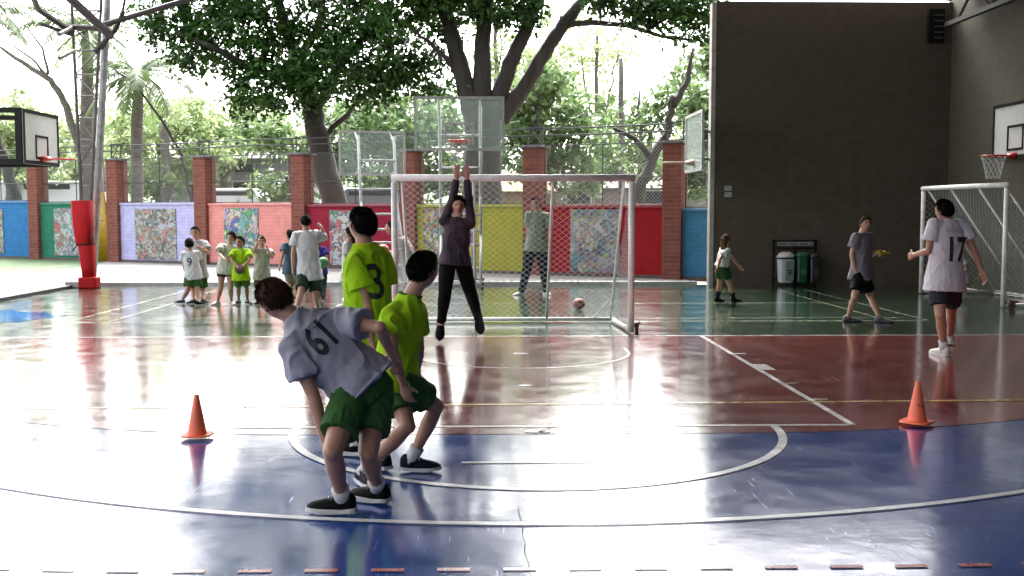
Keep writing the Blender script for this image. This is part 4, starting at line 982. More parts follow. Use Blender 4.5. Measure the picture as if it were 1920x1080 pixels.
def hair_mesh(c, f, up, hh, style, seed):
    f = f.normalized(); up = (up - f * up.dot(f)).normalized(); rt = f.cross(up); nu, nv = 72, 48; rings = []
    for i in range(nv + 1):
        th = math.pi * i / nv * .996 + .006; rr = []
        for k in range(nu):
            ph = 2 * math.pi * k / nu; x, y, z = math.sin(th) * math.sin(ph), math.sin(th) * math.cos(ph), -math.cos(th)
            fr = y                                           # 1 = front
            hl = .10 * noise.noise(Vector((x * 7, y * 7, seed)))
            if style == 'short': line = -.62 if fr < -.25 else (-.62 + (fr + .25) * 1.45)
            elif style == 'mop': line = -.68 if fr < -.15 else (-.68 + (fr + .15) * 1.25)
            else: line = -.65 if fr < .1 else (-.65 + (fr - .1) * 1.5)
            line = min(line, .55 if style != 'mop' else .48) + hl
            m = (z - line) / .24; m = max(0, min(1, m)); m = m * m * (3 - 2 * m)
            nz = noise.noise(Vector((x * 3.2, y * 3.2, z * 1.6)) + Vector((seed, 0, 0))) * .05 + noise.noise(Vector((x * 11, y * 11, z * 3)) + Vector((seed, 3, 0))) * .03 + noise.noise(Vector((x * 26, y * 26, z * 6)) + Vector((seed, 3, 0))) * .018
            k2 = (1.00 + nz + .085 * max(0, min(1, (z - line) / .7))) * m + .80 * (1 - m)
            X, Y, Z = .36 * x * k2, .44 * y * k2, .5 * z * k2
            if Z < 0: t = -Z / .5; X *= 1 - .25 * t ** 1.6; Y = Y if Y > 0 else Y * (1 - .22 * t ** 1.2)
            rr.append(c + (rt * X + f * Y + up * Z) * hh)
        rings.append(rr)
    return MB().rings(rings)

def shoe(root, ank, d, up, H, col, solecol, near):
    d = d.normalized(); up = (up - d * up.dot(d)).normalized(); lat = d.cross(up); s = H
    A = ank - up * .046 * s                          # sole plane centre under ankle
    L = .165 * s; heel = A - d * L * .27
    st = [(0, .017, .038), (.06, .024, .052), (.2, .026, .058), (.36, .026, .046), (.55, .030, .034), (.75, .031, .026), (.9, .027, .020), (1.0, .012, .010)]
    rings = []
    for t, w_, h_ in st:
        c_ = heel + d * L * t; rr = []
        for k in range(14):
            a = math.pi * 2 * k / 14; x = math.cos(a); z = math.sin(a)
            z = .35 * z if z < 0 else z
            rr.append(c_ + lat * (math.copysign(abs(x) ** .75, x) * w_ * s) + up * ((.016 + (z * h_ if z > 0 else z * .012)) * s))
        rings.append(rr)
    u = MB().rings(rings); u.loft([ank - up * .02 * s, ank + up * .008 * s], lat, [.027 * s, .025 * s], [.032 * s, .031 * s], 12)
    ob = u.build('shoe', col, root, smooth=True, origin=root.location); ob.location = (0, 0, 0)
    out = []
    for t, w_ in ((-.02, .012), (.0, .022), (.08, .028), (.3, .028), (.5, .032), (.72, .036), (.88, .031), (.98, .018), (1.03, .006)): out.append((t, w_))
    pts = [heel + d * L * t + lat * w_ * s for t, w_ in out] + [heel + d * L * t - lat * w_ * s for t, w_ in out[::-1]]
    n_ = len(pts); lift = [(.0 if .1 < (out + out[::-1])[i][0] < .8 else .006) * s for i in range(n_)]
    vs = [p + up * (.002 + lift[i] * 1) for i, p in enumerate(pts)] + [p + up * (.016 * s + lift[i] * .8) for i, p in enumerate(pts)]
    MB().add(vs, [tuple(range(n_))[::-1], tuple(range(n_, 2 * n_))] + [(i, (i + 1) % n_, n_ + (i + 1) % n_, n_ + i) for i in range(n_)]).build('sole', solecol, ob, origin=root.location).location = (0, 0, 0)
    if near:
        mb = MB()
        for j in range(4):
            t = .34 + j * .07; h_ = .050 - j * .005; c_ = heel + d * L * t + up * (.016 + h_) * s
            mb.tube([c_ - lat * .018 * s - up * .010 * s, c_ + up * .002 * s, c_ + lat * .018 * s - up * .010 * s], .0022 * s, 5)
        mb.build('laces', M_rope, ob, origin=root.location).location = (0, 0, 0)

def project_text(root, shirt, txt, center, nrm, up, size, m, name='shirt_number', sx=1.0, shear=0.0, bold=.0):
    cu = bpy.data.curves.new('txt', 'FONT'); cu.body = txt; cu.align_x = 'CENTER'; cu.align_y = 'CENTER'; cu.size = size; cu.offset = bold; cu.resolution_u = 3
    to = bpy.data.objects.new('txt', cu); C.objects.link(to)
    dg = bpy.context.evaluated_depsgraph_get(); dg.update(); me = bpy.data.meshes.new_from_object(to.evaluated_get(dg)); bpy.data.objects.remove(to)
    bm = bmesh.new(); bm.from_mesh(me); bmesh.ops.triangulate(bm, faces=bm.faces)
    for _ in range(3):
        es = [e for e in bm.edges if e.calc_length() > .012]
        if es: bmesh.ops.subdivide_edges(bm, edges=es, cuts=1); bmesh.ops.triangulate(bm, faces=bm.faces)
    nrm = nrm.normalized(); up = (up - nrm * up.dot(nrm)).normalized(); rt = up.cross(nrm)
    tree = BVHTree.FromPolygons([v.co + root.location for v in shirt.data.vertices], [tuple(p.vertices) for p in shirt.data.polygons])
    for v in bm.verts:
        p = center + rt * (v.co.x * sx + v.co.y * shear) + up * v.co.y
        h = tree.ray_cast(p + nrm * .5, -nrm, 1.0)
        q = h[0] if h[0] is not None else p
        v.co = q + nrm * .004 - root.location
    bm.to_mesh(me); bm.free(); me.materials.clear(); me.materials.append(m)
    ob = bpy.data.objects.new(name, me); C.objects.link(ob); ob.parent = shirt; return ob

def person(label, H, D, pelvis, neck, headp, yaw_h, yaw_s, yaw_head, legs, arms, skin_m, hair_m, shirt_m, shorts_m, shoe_m, sole_m, sock_m=None,
           shorts_len=.75, sock_len=.10, style='short', near=False, face=False, hem=.05, sleeve=.62, face_pitch=0, headup=None, dneck=0, dhead=0, lift=False, tube=.0, fat=1.0, shirt_loose=1.0, longhair=0, shoulders=None, sit=False, wr=None, collar=None, bent=.6):
    """legs: {'L':(knee,(ax,ay,z),footyaw|Vector)}, arms: {'L':((ex,ey,s),(wx,wy,s),curl)}"""
    vox = .006 if near else .0085
    pel = P(*pelvis, D); nk = P(*neck, D + dneck); up = (nk - pel).normalized(); spine = (nk - pel).length
    fh = yawv(yaw_h); latp = fh.cross(Vector((0, 0, 1))); fs = yawv(yaw_s); lats = fs.cross(Vector((0, 0, 1)))
    lats = (lats - up * lats.dot(up)).normalized()
    if shoulders: lats = (P(*shoulders[1]) - P(*shoulders[0])).normalized(); lats = (lats - up * lats.dot(up)).normalized()
    front = up.cross(lats)
    sw = .100 * H
    sho = {'R': nk - up * .022 * H + lats * sw, 'L': nk - up * .022 * H - lats * sw}
    if shoulders: sho = {'L': P(*shoulders[0]), 'R': P(*shoulders[1])}
    hip = {'R': pel + latp * .052 * H - up * .005 * H, 'L': pel - latp * .052 * H - up * .005 * H}
    hc = P(*headp, D + dneck + dhead); hh = .125 + .062 * H
    upv = (hc - nk).normalized() if headup is None else headup
    hf = yawv(yaw_head); hf = Vector((hf.x, hf.y, math.tan(R(face_pitch))))
    upv = (upv * .6 + Vector((0, 0, .4))) if headup is None else headup
    J = {}
    allz = []
    for s in 'LR':
        kn, an, fd = legs[s]; A = G(an[0], an[1], an[2]) if len(an) == 3 else P(an[0], an[1], an[3])
        K, sc_ = ik(hip[s], A, .245 * H, .246 * H, *kn)
        if sc_ > 1.06: WARN.append((label[:20], s, round(sc_, 2)))
        J['K' + s] = K; J['A' + s] = A
        e, w_, curl = arms[s][:3]; E = reach(sho[s], e[0], e[1], .172 * H, e[2]); Wp = reach(E, w_[0], w_[1], .152 * H, w_[2])
        J['E' + s] = E; J['W' + s] = Wp
    bx = (J['AL'] + J['AR']) / 2; root = thing('person', label, 'person', (bx.x, bx.y, 0))
    o0 = root.location.copy()
    def fin(mb, nm, m, v=None, sm=3, par=None):
        ob = mb.build(nm, m, par or root, origin=o0); ob.location = (0, 0, 0)
        return remesh(ob, v or vox, sm)
    # ---- body
    b = MB(); q = H * fat
    b.loft([pel - up * .05 * H, pel, pel + up * spine * .35, pel + up * spine * .7, pel + up * spine * .93, pel + up * spine * .99], [latp, latp, latp.lerp(lats, .5), lats, lats, lats],
           [.06 * q, .088 * q, .075 * q, .092 * q, .08 * q, .04 * q], [.05 * q, .062 * q, .052 * q, .06 * q, .045 * q, .035 * q], 20)
    b.tube([nk - up * .03 * H, nk + (hc - nk) * .3, hc - upv.normalized() * hh * .15], [.043 * H, .035 * H, .034 * H], 14)
    head_mesh(b, hc, hf, upv, hh)
    for s in 'LR':
        S, E, Wp = sho[s], J['E' + s], J['W' + s]; K, A = J['K' + s], J['A' + s]
        b.tube([nk - up * .035 * H, S.lerp(nk, .35) - up * .02 * H, S], [.03 * H, .032 * H, .033 * H], 12)
        b.sphere(S, .034 * q, 12, 8)
        b.tube([S, S.lerp(E, .35), S.lerp(E, .8), E, E.lerp(Wp, .25), E.lerp(Wp, .7), Wp], [.031 * q, .029 * q, .0235 * q, .0225 * q, .0235 * q, .018 * q, .0150 * q], 14)
        b.sphere(E, .0225 * q, 10, 8)
        curl = arms[s][2]; d = (Wp - E).normalized()
        hdir = arms[s][3] if len(arms[s]) > 3 and arms[s][3] else d
        pn = arms[s][4] if len(arms[s]) > 4 else (lats if s == 'L' else -lats)
        hand(b, Wp, hdir, pn, H, (1 if s == 'R' else -1) * (1 if hdir.cross(pn).dot(front) * (1 if s == 'R' else -1) > 0 else -1), curl)
        b.sphere(hip[s], .055 * q, 12, 8)
        b.tube([hip[s], hip[s].lerp(K, .3), hip[s].lerp(K, .8), K, K.lerp(A, .12), K.lerp(A, .32), K.lerp(A, .75), A], [.055 * q, .052 * q, .037 * q, .034 * q, .031 * q, .034 * q, .022 * q, .0195 * q], 16)
        kf = (K - (hip[s] + A) / 2); kf = kf.normalized() if kf.length > .01 else fh
        b.sphere(K + kf * .006 * H, (.029 * q,) * 3, 10, 8)
        b.sphere(A, .023 * H, 10, 8)
    body = fin(b, 'body', skin_m)
    # ---- hair
    hm = hair_mesh(hc, hf, upv, hh, style, len(label)); ho = hm.build('hair', hair_m, root, smooth=True, origin=o0); ho.location = (0, 0, 0)
    vs_ = ho.data.vertices; st = MB(); rs = random.Random(len(label)); u_ = (upv - hf.normalized() * upv.dot(hf.normalized())).normalized(); nst = 5000 if near else 900; hw_ = .0011 if near else .0030
    for _ in range(nst):
        v_ = vs_[rs.randrange(len(vs_))]; q_ = (v_.co + o0 - hc)
        rel = q_.length / hh
        zz = q_.dot(u_) / hh; yy = q_.dot(hf.normalized()) / hh
        if rel < .34 or zz < -.36 or (yy > .2 and zz < .26) or (abs(yy) < .22 and zz < -.10): continue
        nn_ = q_.normalized(); dn = (-u_ * .9 + hf.normalized() * (.5 if yy > -.1 else -.15) + Vector((rs.uniform(-.5, .5), rs.uniform(-.5, .5), rs.uniform(-.3, .3)))); dn = (dn - nn_ * dn.dot(nn_)).normalized()
        a_ = v_.co - nn_ * .002; L_ = rs.uniform(.06, .13) * hh; sd2 = dn.cross(nn_) * hw_
        b1 = a_ + dn * L_ * .5 + nn_ * L_ * .30; b2 = a_ + dn * L_ + nn_ * L_ * rs.uniform(.15, .42)
        st.add([a_ - sd2, a_ + sd2, b1 + sd2, b2, b1 - sd2], [(0, 1, 2, 3, 4)])
    if st.v: st.build('hair_strands', hair_m, ho)
    if longhair:
        hb = (upv - hf.normalized() * upv.dot(hf.normalized())).normalized(); hr = hf.normalized().cross(hb); m2 = MB()
        bk = hc - hf.normalized() * hh * .28
        m2.loft([bk + hb * hh * .2, bk - hb * hh * .2, bk - hf.normalized() * hh * .05 - Vector((0, 0, hh * .7)), bk - Vector((0, 0, hh * (.7 + longhair * .5))), bk - Vector((0, 0, hh * (.7 + longhair)))], hr, [.3 * hh, .36 * hh, .34 * hh, .28 * hh, .12 * hh], [.2 * hh, .2 * hh, .16 * hh, .12 * hh, .05 * hh], 20)
        l2 = fin(m2, 'hair', hair_m, .008, 2); wrinkle(l2, .012, 22, (1, 1, .15))
    # ---- face
    if face:
        f_ = hf.normalized(); u_ = (upv - f_ * upv.dot(f_)).normalized(); r_ = f_.cross(u_)
        ax = Matrix((r_, f_, u_)).transposed()
        for s in (-1, 1):
            e = MB().sphere(hc + (r_ * s * .135 + f_ * .335 + u_ * .015) * hh, (.062 * hh, .035 * hh, .032 * hh), 12, 8, ax).build('eye', mat('eye_dark', (.03, .02, .018), .25), root, smooth=True, origin=o0); e.location = (0, 0, 0)
            e = MB().loft([hc + (r_ * s * .06 + f_ * .405 + u_ * .085) * hh, hc + (r_ * s * .14 + f_ * .375 + u_ * .105) * hh, hc + (r_ * s * .22 + f_ * .315 + u_ * .085) * hh], u_, [.016 * hh, .026 * hh, .010 * hh], [.014 * hh] * 3, 8).build('eyebrow', hair_m, root, origin=o0); e.location = (0, 0, 0)
        e = MB().loft([hc + (-r_ * .09 + f_ * .375 - u_ * .255) * hh, hc + (f_ * .415 - u_ * .25) * hh, hc + (r_ * .09 + f_ * .375 - u_ * .255) * hh], u_, [.008 * hh, .026 * hh, .008 * hh], [.015 * hh] * 3, 8).build('lips', mat('lips', (.35, .10, .09), .5), root, smooth=True, origin=o0); e.location = (0, 0, 0)
    # ---- shirt
    g = H * shirt_loose
    m1 = MB(); hp = pel - up * hem * H
    stt = [hp, pel, pel + up * spine * .3, pel + up * spine * .62, pel + up * spine * .86, pel + up * spine * .97, nk + up * .016 * H]
    m1.loft(stt, [latp.lerp(lats, .3)] + [latp.lerp(lats, t) for t in (.35, .6, .9, 1, 1, 1)], [.124 * g, .116 * g, .098 * g, .100 * g, .096 * g, .060 * g, .046 * H], [.108 * g, .098 * g, .078 * g, .079 * g, .064 * g, .05 * g, .044 * H], 24, power=.9)
    for s in 'LR':
        S, E = sho[s], J['E' + s]; d = (E - S).normalized(); e_ = S.lerp(E, sleeve); i_ = nk - up * .035 * H
        m1.tube([i_ + (S - i_) * .2, S - (S - i_) * .25 + up * .004 * H, S + up * .002 * H, S.lerp(E, .25), e_], [.040 * g, .039 * g, .038 * g, .044 * g if sleeve < .9 else .035 * g, .053 * g if sleeve < .9 else .03 * g], 18)
        m1.sphere(S, .037 * g, 12, 8)
        if sleeve > .9:
            Wp = J['W' + s]; m1.tube([e_, E, E.lerp(Wp, .5), E.lerp(Wp, .95)], [.032 * g, .033 * g, .029 * g, .024 * g], 14)
    shirt = fin(m1, 't_shirt' if sleeve < .9 else 'sweatshirt', shirt_m, vox * 1.1, 4)
    wrinkle(shirt, wr or .012, 9, seed=len(label))
    if collar: 
        cm = MB(); cp = nk + up * .016 * H; N = 20; cf = lats.cross(up)
        cm.tube([cp + (lats * math.cos(2 * math.pi * k / N) + front * math.sin(2 * math.pi * k / N)) * .044 * H for k in range(N + 1)], .006 * H, 6, cap=False); o_ = cm.build('collar', collar, shirt, smooth=True, origin=o0); o_.location = (0, 0, 0)
    # ---- shorts / trousers
    m1 = MB(); up2 = Vector((0, 0, 1)).lerp(up, bent).normalized()
    m1.loft([pel - up2 * .055 * H, pel - up2 * .02 * H, pel + up2 * .045 * H, pel + up2 * .07 * H], latp, [.098 * q, .104 * q, .094 * q, .088 * q], [.07 * q, .078 * q, .07 * q, .064 * q], 22)
    for s in 'LR':
        h_, K, A = hip[s], J['K' + s], J['A' + s]
        if shorts_len <= 1: m1.tube([h_ + up2 * .01 * H, h_.lerp(K, .25 * shorts_len / .75), h_.lerp(K, shorts_len * .7), h_.lerp(K, shorts_len)], [.062 * q, .064 * q, .062 * q, .064 * q], 18)
        else: m1.tube([h_ + up2 * .01 * H, h_.lerp(K, .3), K, K.lerp(A, .3), K.lerp(A, .8), K.lerp(A, .97)], [.06 * q, .06 * q, .048 * q, .044 * q, .034 * q, .033 * q], 16)
    sh = fin(m1, 'shorts' if shorts_len <= 1 else 'trousers', shorts_m, vox * 1.1, 4); wrinkle(sh, .007, 10, seed=len(label) + 4)
    # ---- socks and shoes
    for s in 'LR':
        K, A = J['K' + s], J['A' + s]; fd = legs[s][2]; dv = fd if isinstance(fd, Vector) else yawv(fd); shin = (K - A).normalized()
        if sock_m and shorts_len <= 1.0 or (sock_m and sock_len > 0):
            o_ = MB().tube([A - shin * .02 * H, A + shin * sock_len * .5 * H, A + shin * sock_len * H], [.0255 * H, (.024 + sock_len * .06) * H, (.0255 + sock_len * .10) * H], 14).build('sock', sock_m, root, smooth=True, origin=o0); o_.location = (0, 0, 0)
        upf = Vector((0, 0, 1)) if not isinstance(fd, Vector) else (shin if abs(shin.dot(dv.normalized())) < .95 else -yawv(yaw_h))
        shoe(root, A, dv, upf, H, shoe_m, sole_m, near)
    return dict(root=root, shirt=shirt, shorts=sh, pel=pel, nk=nk, up=up, front=front, lats=lats, J=J, H=H, spine=spine, hc=hc)

lime = cloth('lime_shirt', (.36, .60, .015)); grey_s = cloth('grey_shirt', (.36, .35, .40)); white_s = cloth('white_shirt', (.66, .65, .66)); green_sh = cloth('bottle_green_shorts', (.045, .115, .032))
black_c = cloth('black_cloth', (.006, .006, .007)); navy = mat('navy_shoe', (.008, .010, .022), .7, spec=.1); blk_shoe = mat('black_shoe', (.006, .006, .007), .7, noise_amt=.3, noise_scale=40, spec=.1)
wh_sole = mat('white_sole', (.65, .64, .6), .5); sockw = cloth('white_sock', (.66, .66, .64)); sockb = cloth('black_sock', (.014, .02, .016)); ink = mat('shirt_ink', (.010, .010, .014), .6)
z0 = .055
# 1 bent boy
p = person('boy in grey shirt number 61 bending with hand on knee, foreground', 1.60, 5.74, (682, 726), (556, 600), (516, 563), -45, -20, -42,
       {'L': ((624, 842), (642, 936, .082), -86), 'R': ((692, 832), (709, 917, .082), -60)},
       {'L': ((588, 742, -1), (610, 828, -1), .35), 'R': ((712, 614, -1), (735, 664, 1), .7)},
       SK2, HBR, grey_s, green_sh, blk_shoe, wh_sole, sockw, shorts_len=.70, sock_len=.055, near=True, style='short', shoulders=((549, 652, 5.62), (634, 602, 5.78)), headup=Vector((-.55, .1, .85)), hem=.005, shirt_loose=1.06, face_pitch=-25, sleeve=.60, wr=.018, bent=.92)
c_ = P(604, 634, 5.74)
project_text(p['root'], p['shirt'], '61', c_, (CAM - c_).normalized(), p['up'], .235, ink, sx=.66, bold=.006)
mb = MB(); c_ = p['nk'] - p['up'] * .10; project_text(p['root'], p['shirt'], '~', c_, -p['front'], p['up'], .07, ink, name='shirt_emblem')
# 2 crouching boy
p2 = person('boy in lime shirt crouching and facing right, foreground', 1.52, 6.45, (738, 702), (768, 560), (794, 508), 75, 62, 55,
       {'L': ((776, 782), (681, 884, .080), 150), 'R': ((828, 754), (771, 862, .078), 92)},
       {'R': ((736, 658, -1), (757, 722, 1), .5), 'L': ((786, 655, 1), (782, 695, 1), .5)},
       SK2, HB, lime, green_sh, navy, wh_sole, sockw, shorts_len=.72, sock_len=.06, near=True, hem=.05, collar=cloth('lime_trim', (.04, .10, .02)), wr=.016, shoulders=((779, 580, 6.62), (733, 588, 6.33)))
# 3 standing lime boy
p3 = person('boy in lime shirt standing upright with his back half turned', 1.64, 7.1, (698, 655), (684, 465), (679, 423), -50, -58, -52,
       {'L': ((690, 745), (668, 832, .085), -70), 'R': ((712, 760), (716, 858, .085), -40)},
       {'L': ((690, 572, -1), (696, 648, -1), .5), 'R': ((722, 565, 1), (730, 640, 1), .5)},
       SK2, HB, lime, green_sh, blk_shoe, wh_sole, sockw, shorts_len=.72, sock_len=.06, near=True, hem=.06, wr=.016, shirt_loose=1.04, shoulders=((664, 492, 6.98), (718, 484, 7.22)), collar=cloth('yellow_trim', (.6, .55, .05)))
c_ = P(719, 531, 6.95); project_text(p3['root'], p3['shirt'], '3', c_, -p3['front'], p3['up'], .33, ink, sx=.9, bold=.004)
# 4 jumper
person('person in dark sweatshirt and black trousers jumping with both arms up', 1.68, 13.1, (853, 488), (858, 411), (859, 385), 180, 180, 172,
       {'R': ((834, 548), (827, 606, 0, 13.1), Vector((-.05, -.45, -.9))), 'L': ((882, 548), (898, 600, 0, 13.05), Vector((.15, -.5, -.9)))},
       {'R': ((851, 368, -1), (857, 331, -1), .1, Vector((.05, -.1, 1)), Vector((0, -1, 0))), 'L': ((878, 368, -1), (875, 331, -1), .1, Vector((-.05, -.1, 1)), Vector((0, -1, 0)))},
       SK1, HB, mat('tie_dye_black', (.012, .008, .012), .85, col2=(.07, .04, .06), noise_scale=5, bump=.2), black_c, blk_shoe, M_black, sockw, shorts_len=1.5, sock_len=.03, sleeve=1.0, face=True, style='mop', hem=.03, face_pitch=-6)
# 5 man in sage shirt
person('man in sage green shirt and dark trousers standing behind the goal net', 1.84, 20.35, (1004, 464), (1009, 400), (1004, 383), 180, 180, 188,
       {'R': ((994, 506), (977, 548, z0), 225), 'L': ((1020, 506), (1024, 548, z0), 160)},
       {'R': ((990, 438, 1), (994, 462, 1), .4), 'L': ((1032, 438, 1), (1024, 462, 1), .4)},
       SK2, HB, cloth('sage_shirt', (.27, .32, .23)), cloth('dark_blue_trousers', (.02, .024, .04)), mat('white_shoe', (.6, .6, .58), .5), wh_sole, sockb, shorts_len=1.5, sock_len=.03, face=True, hem=.04)
# 6 white tee boy
person('boy in white shirt walking away with one arm raised beside his head', 1.60, 16.9, (580, 512), (574, 436), (573, 416), -15, -10, -25,
       {'L': ((577, 552), (553, 588, .06), -40), 'R': ((592, 552), (596, 578, .06), -10)},
       {'L': ((549, 478, -1), (549, 515, -1), .4), 'R': ((611, 447, 1), (604, 430, -1), .6)},
       SK1, HB, white_s, cloth('dark_green_shorts', (.03, .055, .035)), blk_shoe, wh_sole, sockw, sock_len=.05, hem=.07, shirt_loose=1.08)
# 7 boy 9
p = person('small child in white shirt number 9 seen from behind', 1.20, 18.6, (362, 514), (357, 473), (355, 458), -12, -12, -20,
       {'L': ((352, 545), (341, 564, z0), -80), 'R': ((370, 544), (371, 567, z0), 60)},
       {'L': ((344, 490, 1), (346, 508, 1), .5), 'R': ((374, 488, 1), (376, 500, 1), .5)},
       SK2, HB, white_s, green_sh, blk_shoe, wh_sole, None, style='long', sock_len=0, hem=.08, shirt_loose=1.1, fat=1.08)
project_text(p['root'], p['shirt'], '9', p['pel'].lerp(p['nk'], .55) - p['lats'] * .03, -p['front'], p['up'], .2, ink)
person('boy in pale grey shirt facing the small child numbered 9', 1.37, 18.95, (372, 512), (369, 453), (366, 437), 175, 175, 180,
       {'R': ((362, 543), (362, 564, z0), 210), 'L': ((380, 543), (382, 563, z0), 140)},
       {'R': ((354, 475, 1), (356, 492, -1), .5), 'L': ((390, 474, -1), (378, 466, -1), .6)},
       SK2, HB, cloth('pale_grey_shirt', (.46, .45, .46)), green_sh, blk_shoe, wh_sole, None, sock_len=0, face=True, hem=.06, shirt_loose=1.08)
# 9
person('girl in cream shirt and dark shorts leaning towards the lime shirt child', 1.30, 18.25, (424, 505), (430, 461), (434, 446), 165, 165, 190,
       {'R': ((414, 540), (408, 566, z0), 210), 'L': ((432, 540), (434, 566, z0), 150)},
       {'R': ((410, 476, -1), (420, 485, -1), .6), 'L': ((440, 480, 1), (440, 495, -1), .5)},
       SK1, HBR, cloth('cream_shirt', (.60, .58, .50)), cloth('charcoal_shorts', (.05, .05, .055)), mat('beige_shoe', (.55, .42, .36), .6), wh_sole, sockw, shorts_len=.35, sock_len=.03, face=True, style='long', hem=.06, shirt_loose=1.1)
# 10
person('small child in lime kit holding a dark ball at the waist', 1.20, 18.05, (452, 514), (451, 469), (450, 455), 180, 180, 200,
       {'R': ((447, 540), (447, 565, z0), 200), 'L': ((462, 540), (464, 565, z0), 140)},
       {'R': ((434, 488, -1), (445, 500, -1), .7), 'L': ((468, 488, -1), (456, 499, -1), .7)},
       SK2, HB, lime, cloth('lime_green_shorts', (.13, .24, .04)), blk_shoe, wh_sole, sockw, sock_len=.05, face=True, hem=.09, shirt_loose=1.06)
b_ = P(449, 504, 17.86); ball('dark brown ball held by the small child in lime kit', b_, .085, (.08, .035, .03), 'ball_dark', 'balls')
# 11
person('small child in pale patterned shirt with raised hands near the face', 1.22, 18.7, (491, 514), (492, 467), (490, 453), 175, 175, 165,
       {'R': ((484, 545), (483, 566, z0), 190), 'L': ((499, 545), (500, 566, z0), 170)},
       {'R': ((477, 470, -1), (484, 452, -1), .6), 'L': ((510, 482, -1), (500, 462, -1), .6)},
       SK1, HAU, mat('patterned_shirt', (.5, .5, .5), .85, col2=(.3, .3, .32), noise_scale=12, bump=.2), cloth('brown_green_shorts', (.10, .10, .07)), blk_shoe, wh_sole, sockw, sock_len=.05, style='long', face=True, hem=.08, shirt_loose=1.08)
# 12
person('child in blue shirt half hidden behind the white shirt boy', 1.27, 19.5, (545, 503), (546, 457), (544, 442), -40, -30, -60,
       {'L': ((546, 537), (546, 558, z0), -60), 'R': ((556, 537), (557, 558, z0), -20)},
       {'L': ((530, 478, -1), (525, 497, -1), .6), 'R': ((560, 480, 1), (560, 496, 1), .5)},
       SK2, HB, cloth('denim_blue_shirt', (.10, .17, .24)), cloth('khaki_shorts', (.30, .30, .24)), blk_shoe, wh_sole, None, sock_len=0, hem=.08)
# 13
person('child in violet blue shirt and dark trousers holding a green ball', 1.17, 19.5, (600, 508), (597, 465), (597, 451), 170, 160, 150,
       {'R': ((596, 535), (596, 558, z0), 190), 'L': ((606, 535), (606, 558, z0), 160)},
       {'R': ((586, 485, 1), (592, 500, -1), .5), 'L': ((612, 484, -1), (607, 500, -1), .6)},
       SK3, HB, cloth('violet_shirt', (.05, .04, .28)), cloth('slate_trousers', (.05, .07, .08)), blk_shoe, wh_sole, None, shorts_len=1.5, sock_len=0, face=True, hem=.06)
b_ = P(606, 492, 19.18); ball('green ball held by the child in the violet shirt', b_, .10, (.05, .30, .07), 'ball_green', 'balls')
# 14
person('child with long dark hair in white mostly hidden by the standing lime boy', 1.40, 18.0, (655, 520), (655, 456), (657, 438), -70, -70, -80,
       {'L': ((650, 552), (646, 571, z0), -60), 'R': ((662, 552), (664, 571, z0), -60)},
       {'L': ((650, 488, -1), (646, 512, -1), .4), 'R': ((668, 488, 1), (668, 512, 1), .4)},
       SK2, HB, white_s, white_s, MATS['white_shoe'], wh_sole, sockw, sock_len=.09, style='long', longhair=1.0, shorts_len=.5, hem=.05)
# 15
person('boy in pale pink shirt behind the left goal post holding an orange ball', 1.42, 17.2, (775, 515), (752, 448), (733, 428), -85, -70, -90,
       {'L': ((765, 552), (770, 580, z0), -90), 'R': ((785, 552), (784, 578, z0), -80)},
       {'L': ((748, 486, -1), (728, 476, -1), .5), 'R': ((735, 482, 1), (722, 474, 1), .5)},
       SK2, HBR, cloth('pale_pink_shirt', (.52, .44, .44)), black_c, blk_shoe, wh_sole, sockw, hem=.05, shirt_loose=1.15)
b_ = P(718, 470, 17.1); ball('orange ball held by the boy behind the left goal post', b_, .105, (.62, .13, .03), 'ball_orange', 'balls')
# 16
person('girl with long brown hair walking in front of the grey wall edge', 1.27, 18.7, (1354, 500), (1360, 466), (1362, 450), 75, 75, 70,
       {'R': ((1368, 532), (1376, 560, z0), 82), 'L': ((1350, 532), (1345, 560, z0), 80)},
       {'L': ((1376, 485, 1), (1386, 500, 1), .4), 'R': ((1350, 484, -1), (1346, 500, -1), .5)},
       SK2, HAU, white_s, cloth('olive_green_shorts', (.03, .075, .03)), blk_shoe, M_black, sockb, sock_len=.14, style='long', longhair=.8, hem=.0, shorts_len=.6, fat=1.1)
# 17
p = person('boy in grey shirt and black shorts walking past the grey wall', 1.58, 15.6, (1614, 512), (1617, 439), (1622, 420), 120, 140, 165,
       {'R': ((1603, 560), (1590, 596, .062), 95), 'L': ((1634, 560), (1650, 597, .062), 120)},
       {'R': ((1597, 478, -1), (1604, 510, -1), .5), 'L': ((1634, 480, 1), (1647, 474, -1), .6)},
       SK1, HBR, cloth('slate_grey_shirt', (.20, .19, .22)), black_c, mat('dark_print_shoe', (.04, .03, .04), .6, col2=(.15, .10, .14), noise_scale=50), M_black, None, sock_len=0, face=True, style='mop', hem=.06, shirt_loose=1.04)
c_ = p['pel'] - Vector((0, 0, .10)); project_text(p['root'], p['shorts'], 'S', c_ + p['lats'] * -.06, p['front'], p['up'], .10, MATS['white_shoe'], name='shorts_emblem')
project_text(p['root'], p['shirt'], 'oo', p['nk'] - p['up'] * .16, p['front'], p['up'], .10, mat('faded_print', (.10, .10, .13), .7), name='shirt_print')
b_ = P(1653, 472, 15.35); t = thing('sports_bib', 'crumpled yellow mesh bib held by the walking grey shirt boy', 'bib', b_)
mb = MB()
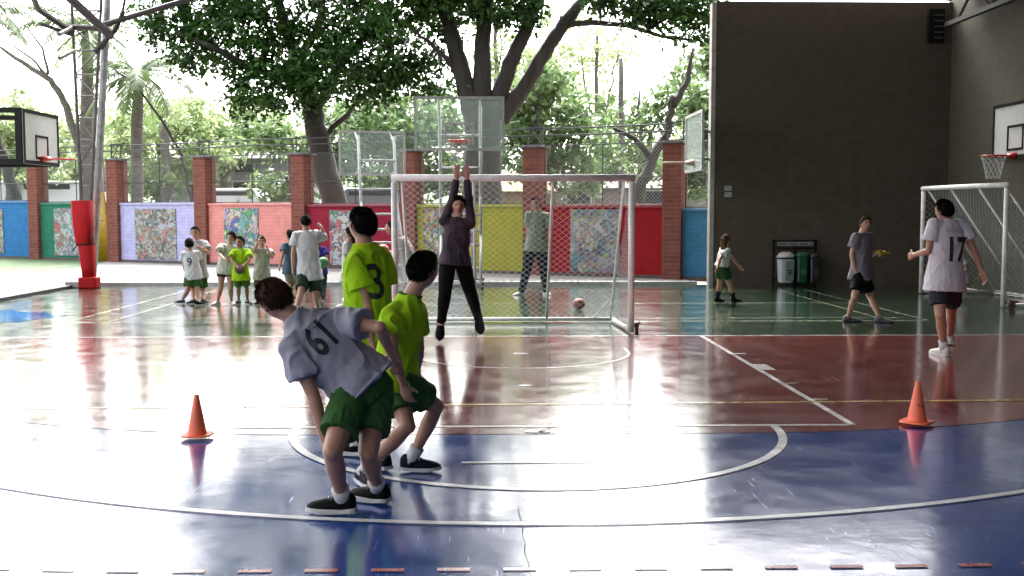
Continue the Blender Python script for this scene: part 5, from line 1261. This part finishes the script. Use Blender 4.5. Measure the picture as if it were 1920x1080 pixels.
for k in range(5):
    a = k * 1.3; mb.tube([(math.cos(a + j * .7) * (.04 + .02 * (j % 3)) + (j - 3) * .012, math.sin(a + j) * .03, .02 * math.sin(j * 1.7 + k) - .004 * j) for j in range(9)], .008, 5)
ob = mb.build('bib_cloth', cloth('bib_yellow', (.45, .42, .03)), t, smooth=True)
# 18
p = person('boy in white shirt number 17 seen from behind by the right goal', 1.72, 11.95, (1772, 520), (1777, 415), (1770, 395), -8, -10, -35,
       {'L': ((1764, 600), (1770, 655, .075), -20), 'R': ((1785, 596), (1780, 634, .085), 0)},
       {'L': ((1741, 470, 1), (1714, 478, 1), .7), 'R': ((1828, 474, -1), (1842, 510, 1), .5)},
       SK2, HB, mat('pinkish_white_shirt', (.62, .60, .64), .85, col2=(.60, .54, .58), noise_scale=3, bump=.2), cloth('charcoal_shorts2', (.04, .04, .05)), mat('white_shoe2', (.62, .60, .56), .5), wh_sole, sockw, sock_len=.06, hem=.085, shirt_loose=1.08, shorts_len=.72, near=True, wr=.010, style='short')
c_ = P(1780, 469, 11.95); project_text(p['root'], p['shirt'], '17', c_, -p['front'], p['up'], .37, ink, sx=.72, bold=.012)
project_text(p['root'], p['shirt'], 'OOO', p['nk'] - p['up'] * .105, -p['front'], p['up'], .055, mat('shirt_grey_print', (.2, .19, .2), .6), name='shirt_logo', sx=1.3)
project_text(p['root'], p['shirt'], 'v', p['nk'] - p['up'] * .04, -p['front'], p['up'], .04, ink, name='shirt_emblem')
# 19 sitting child inside right goal
person('child in pale shirt sitting on the floor inside the right goal', 1.25, 20.6, (1808, 528), (1806, 482), (1798, 466), -60, -60, -60,
       {'L': ((1785, 505), (1784, 544, .05), -80), 'R': ((1800, 508), (1806, 546, .05), -70)},
       {'L': ((1812, 505, -1), (1800, 520, -1), .4), 'R': ((1806, 500, 1), (1795, 508, 1), .4)},
       SK2, HB, cloth('pale_pink_shirt2', (.5, .45, .46)), cloth('brown_shorts', (.22, .17, .14)), blk_shoe, wh_sole, sockw, sock_len=.04, hem=.02)
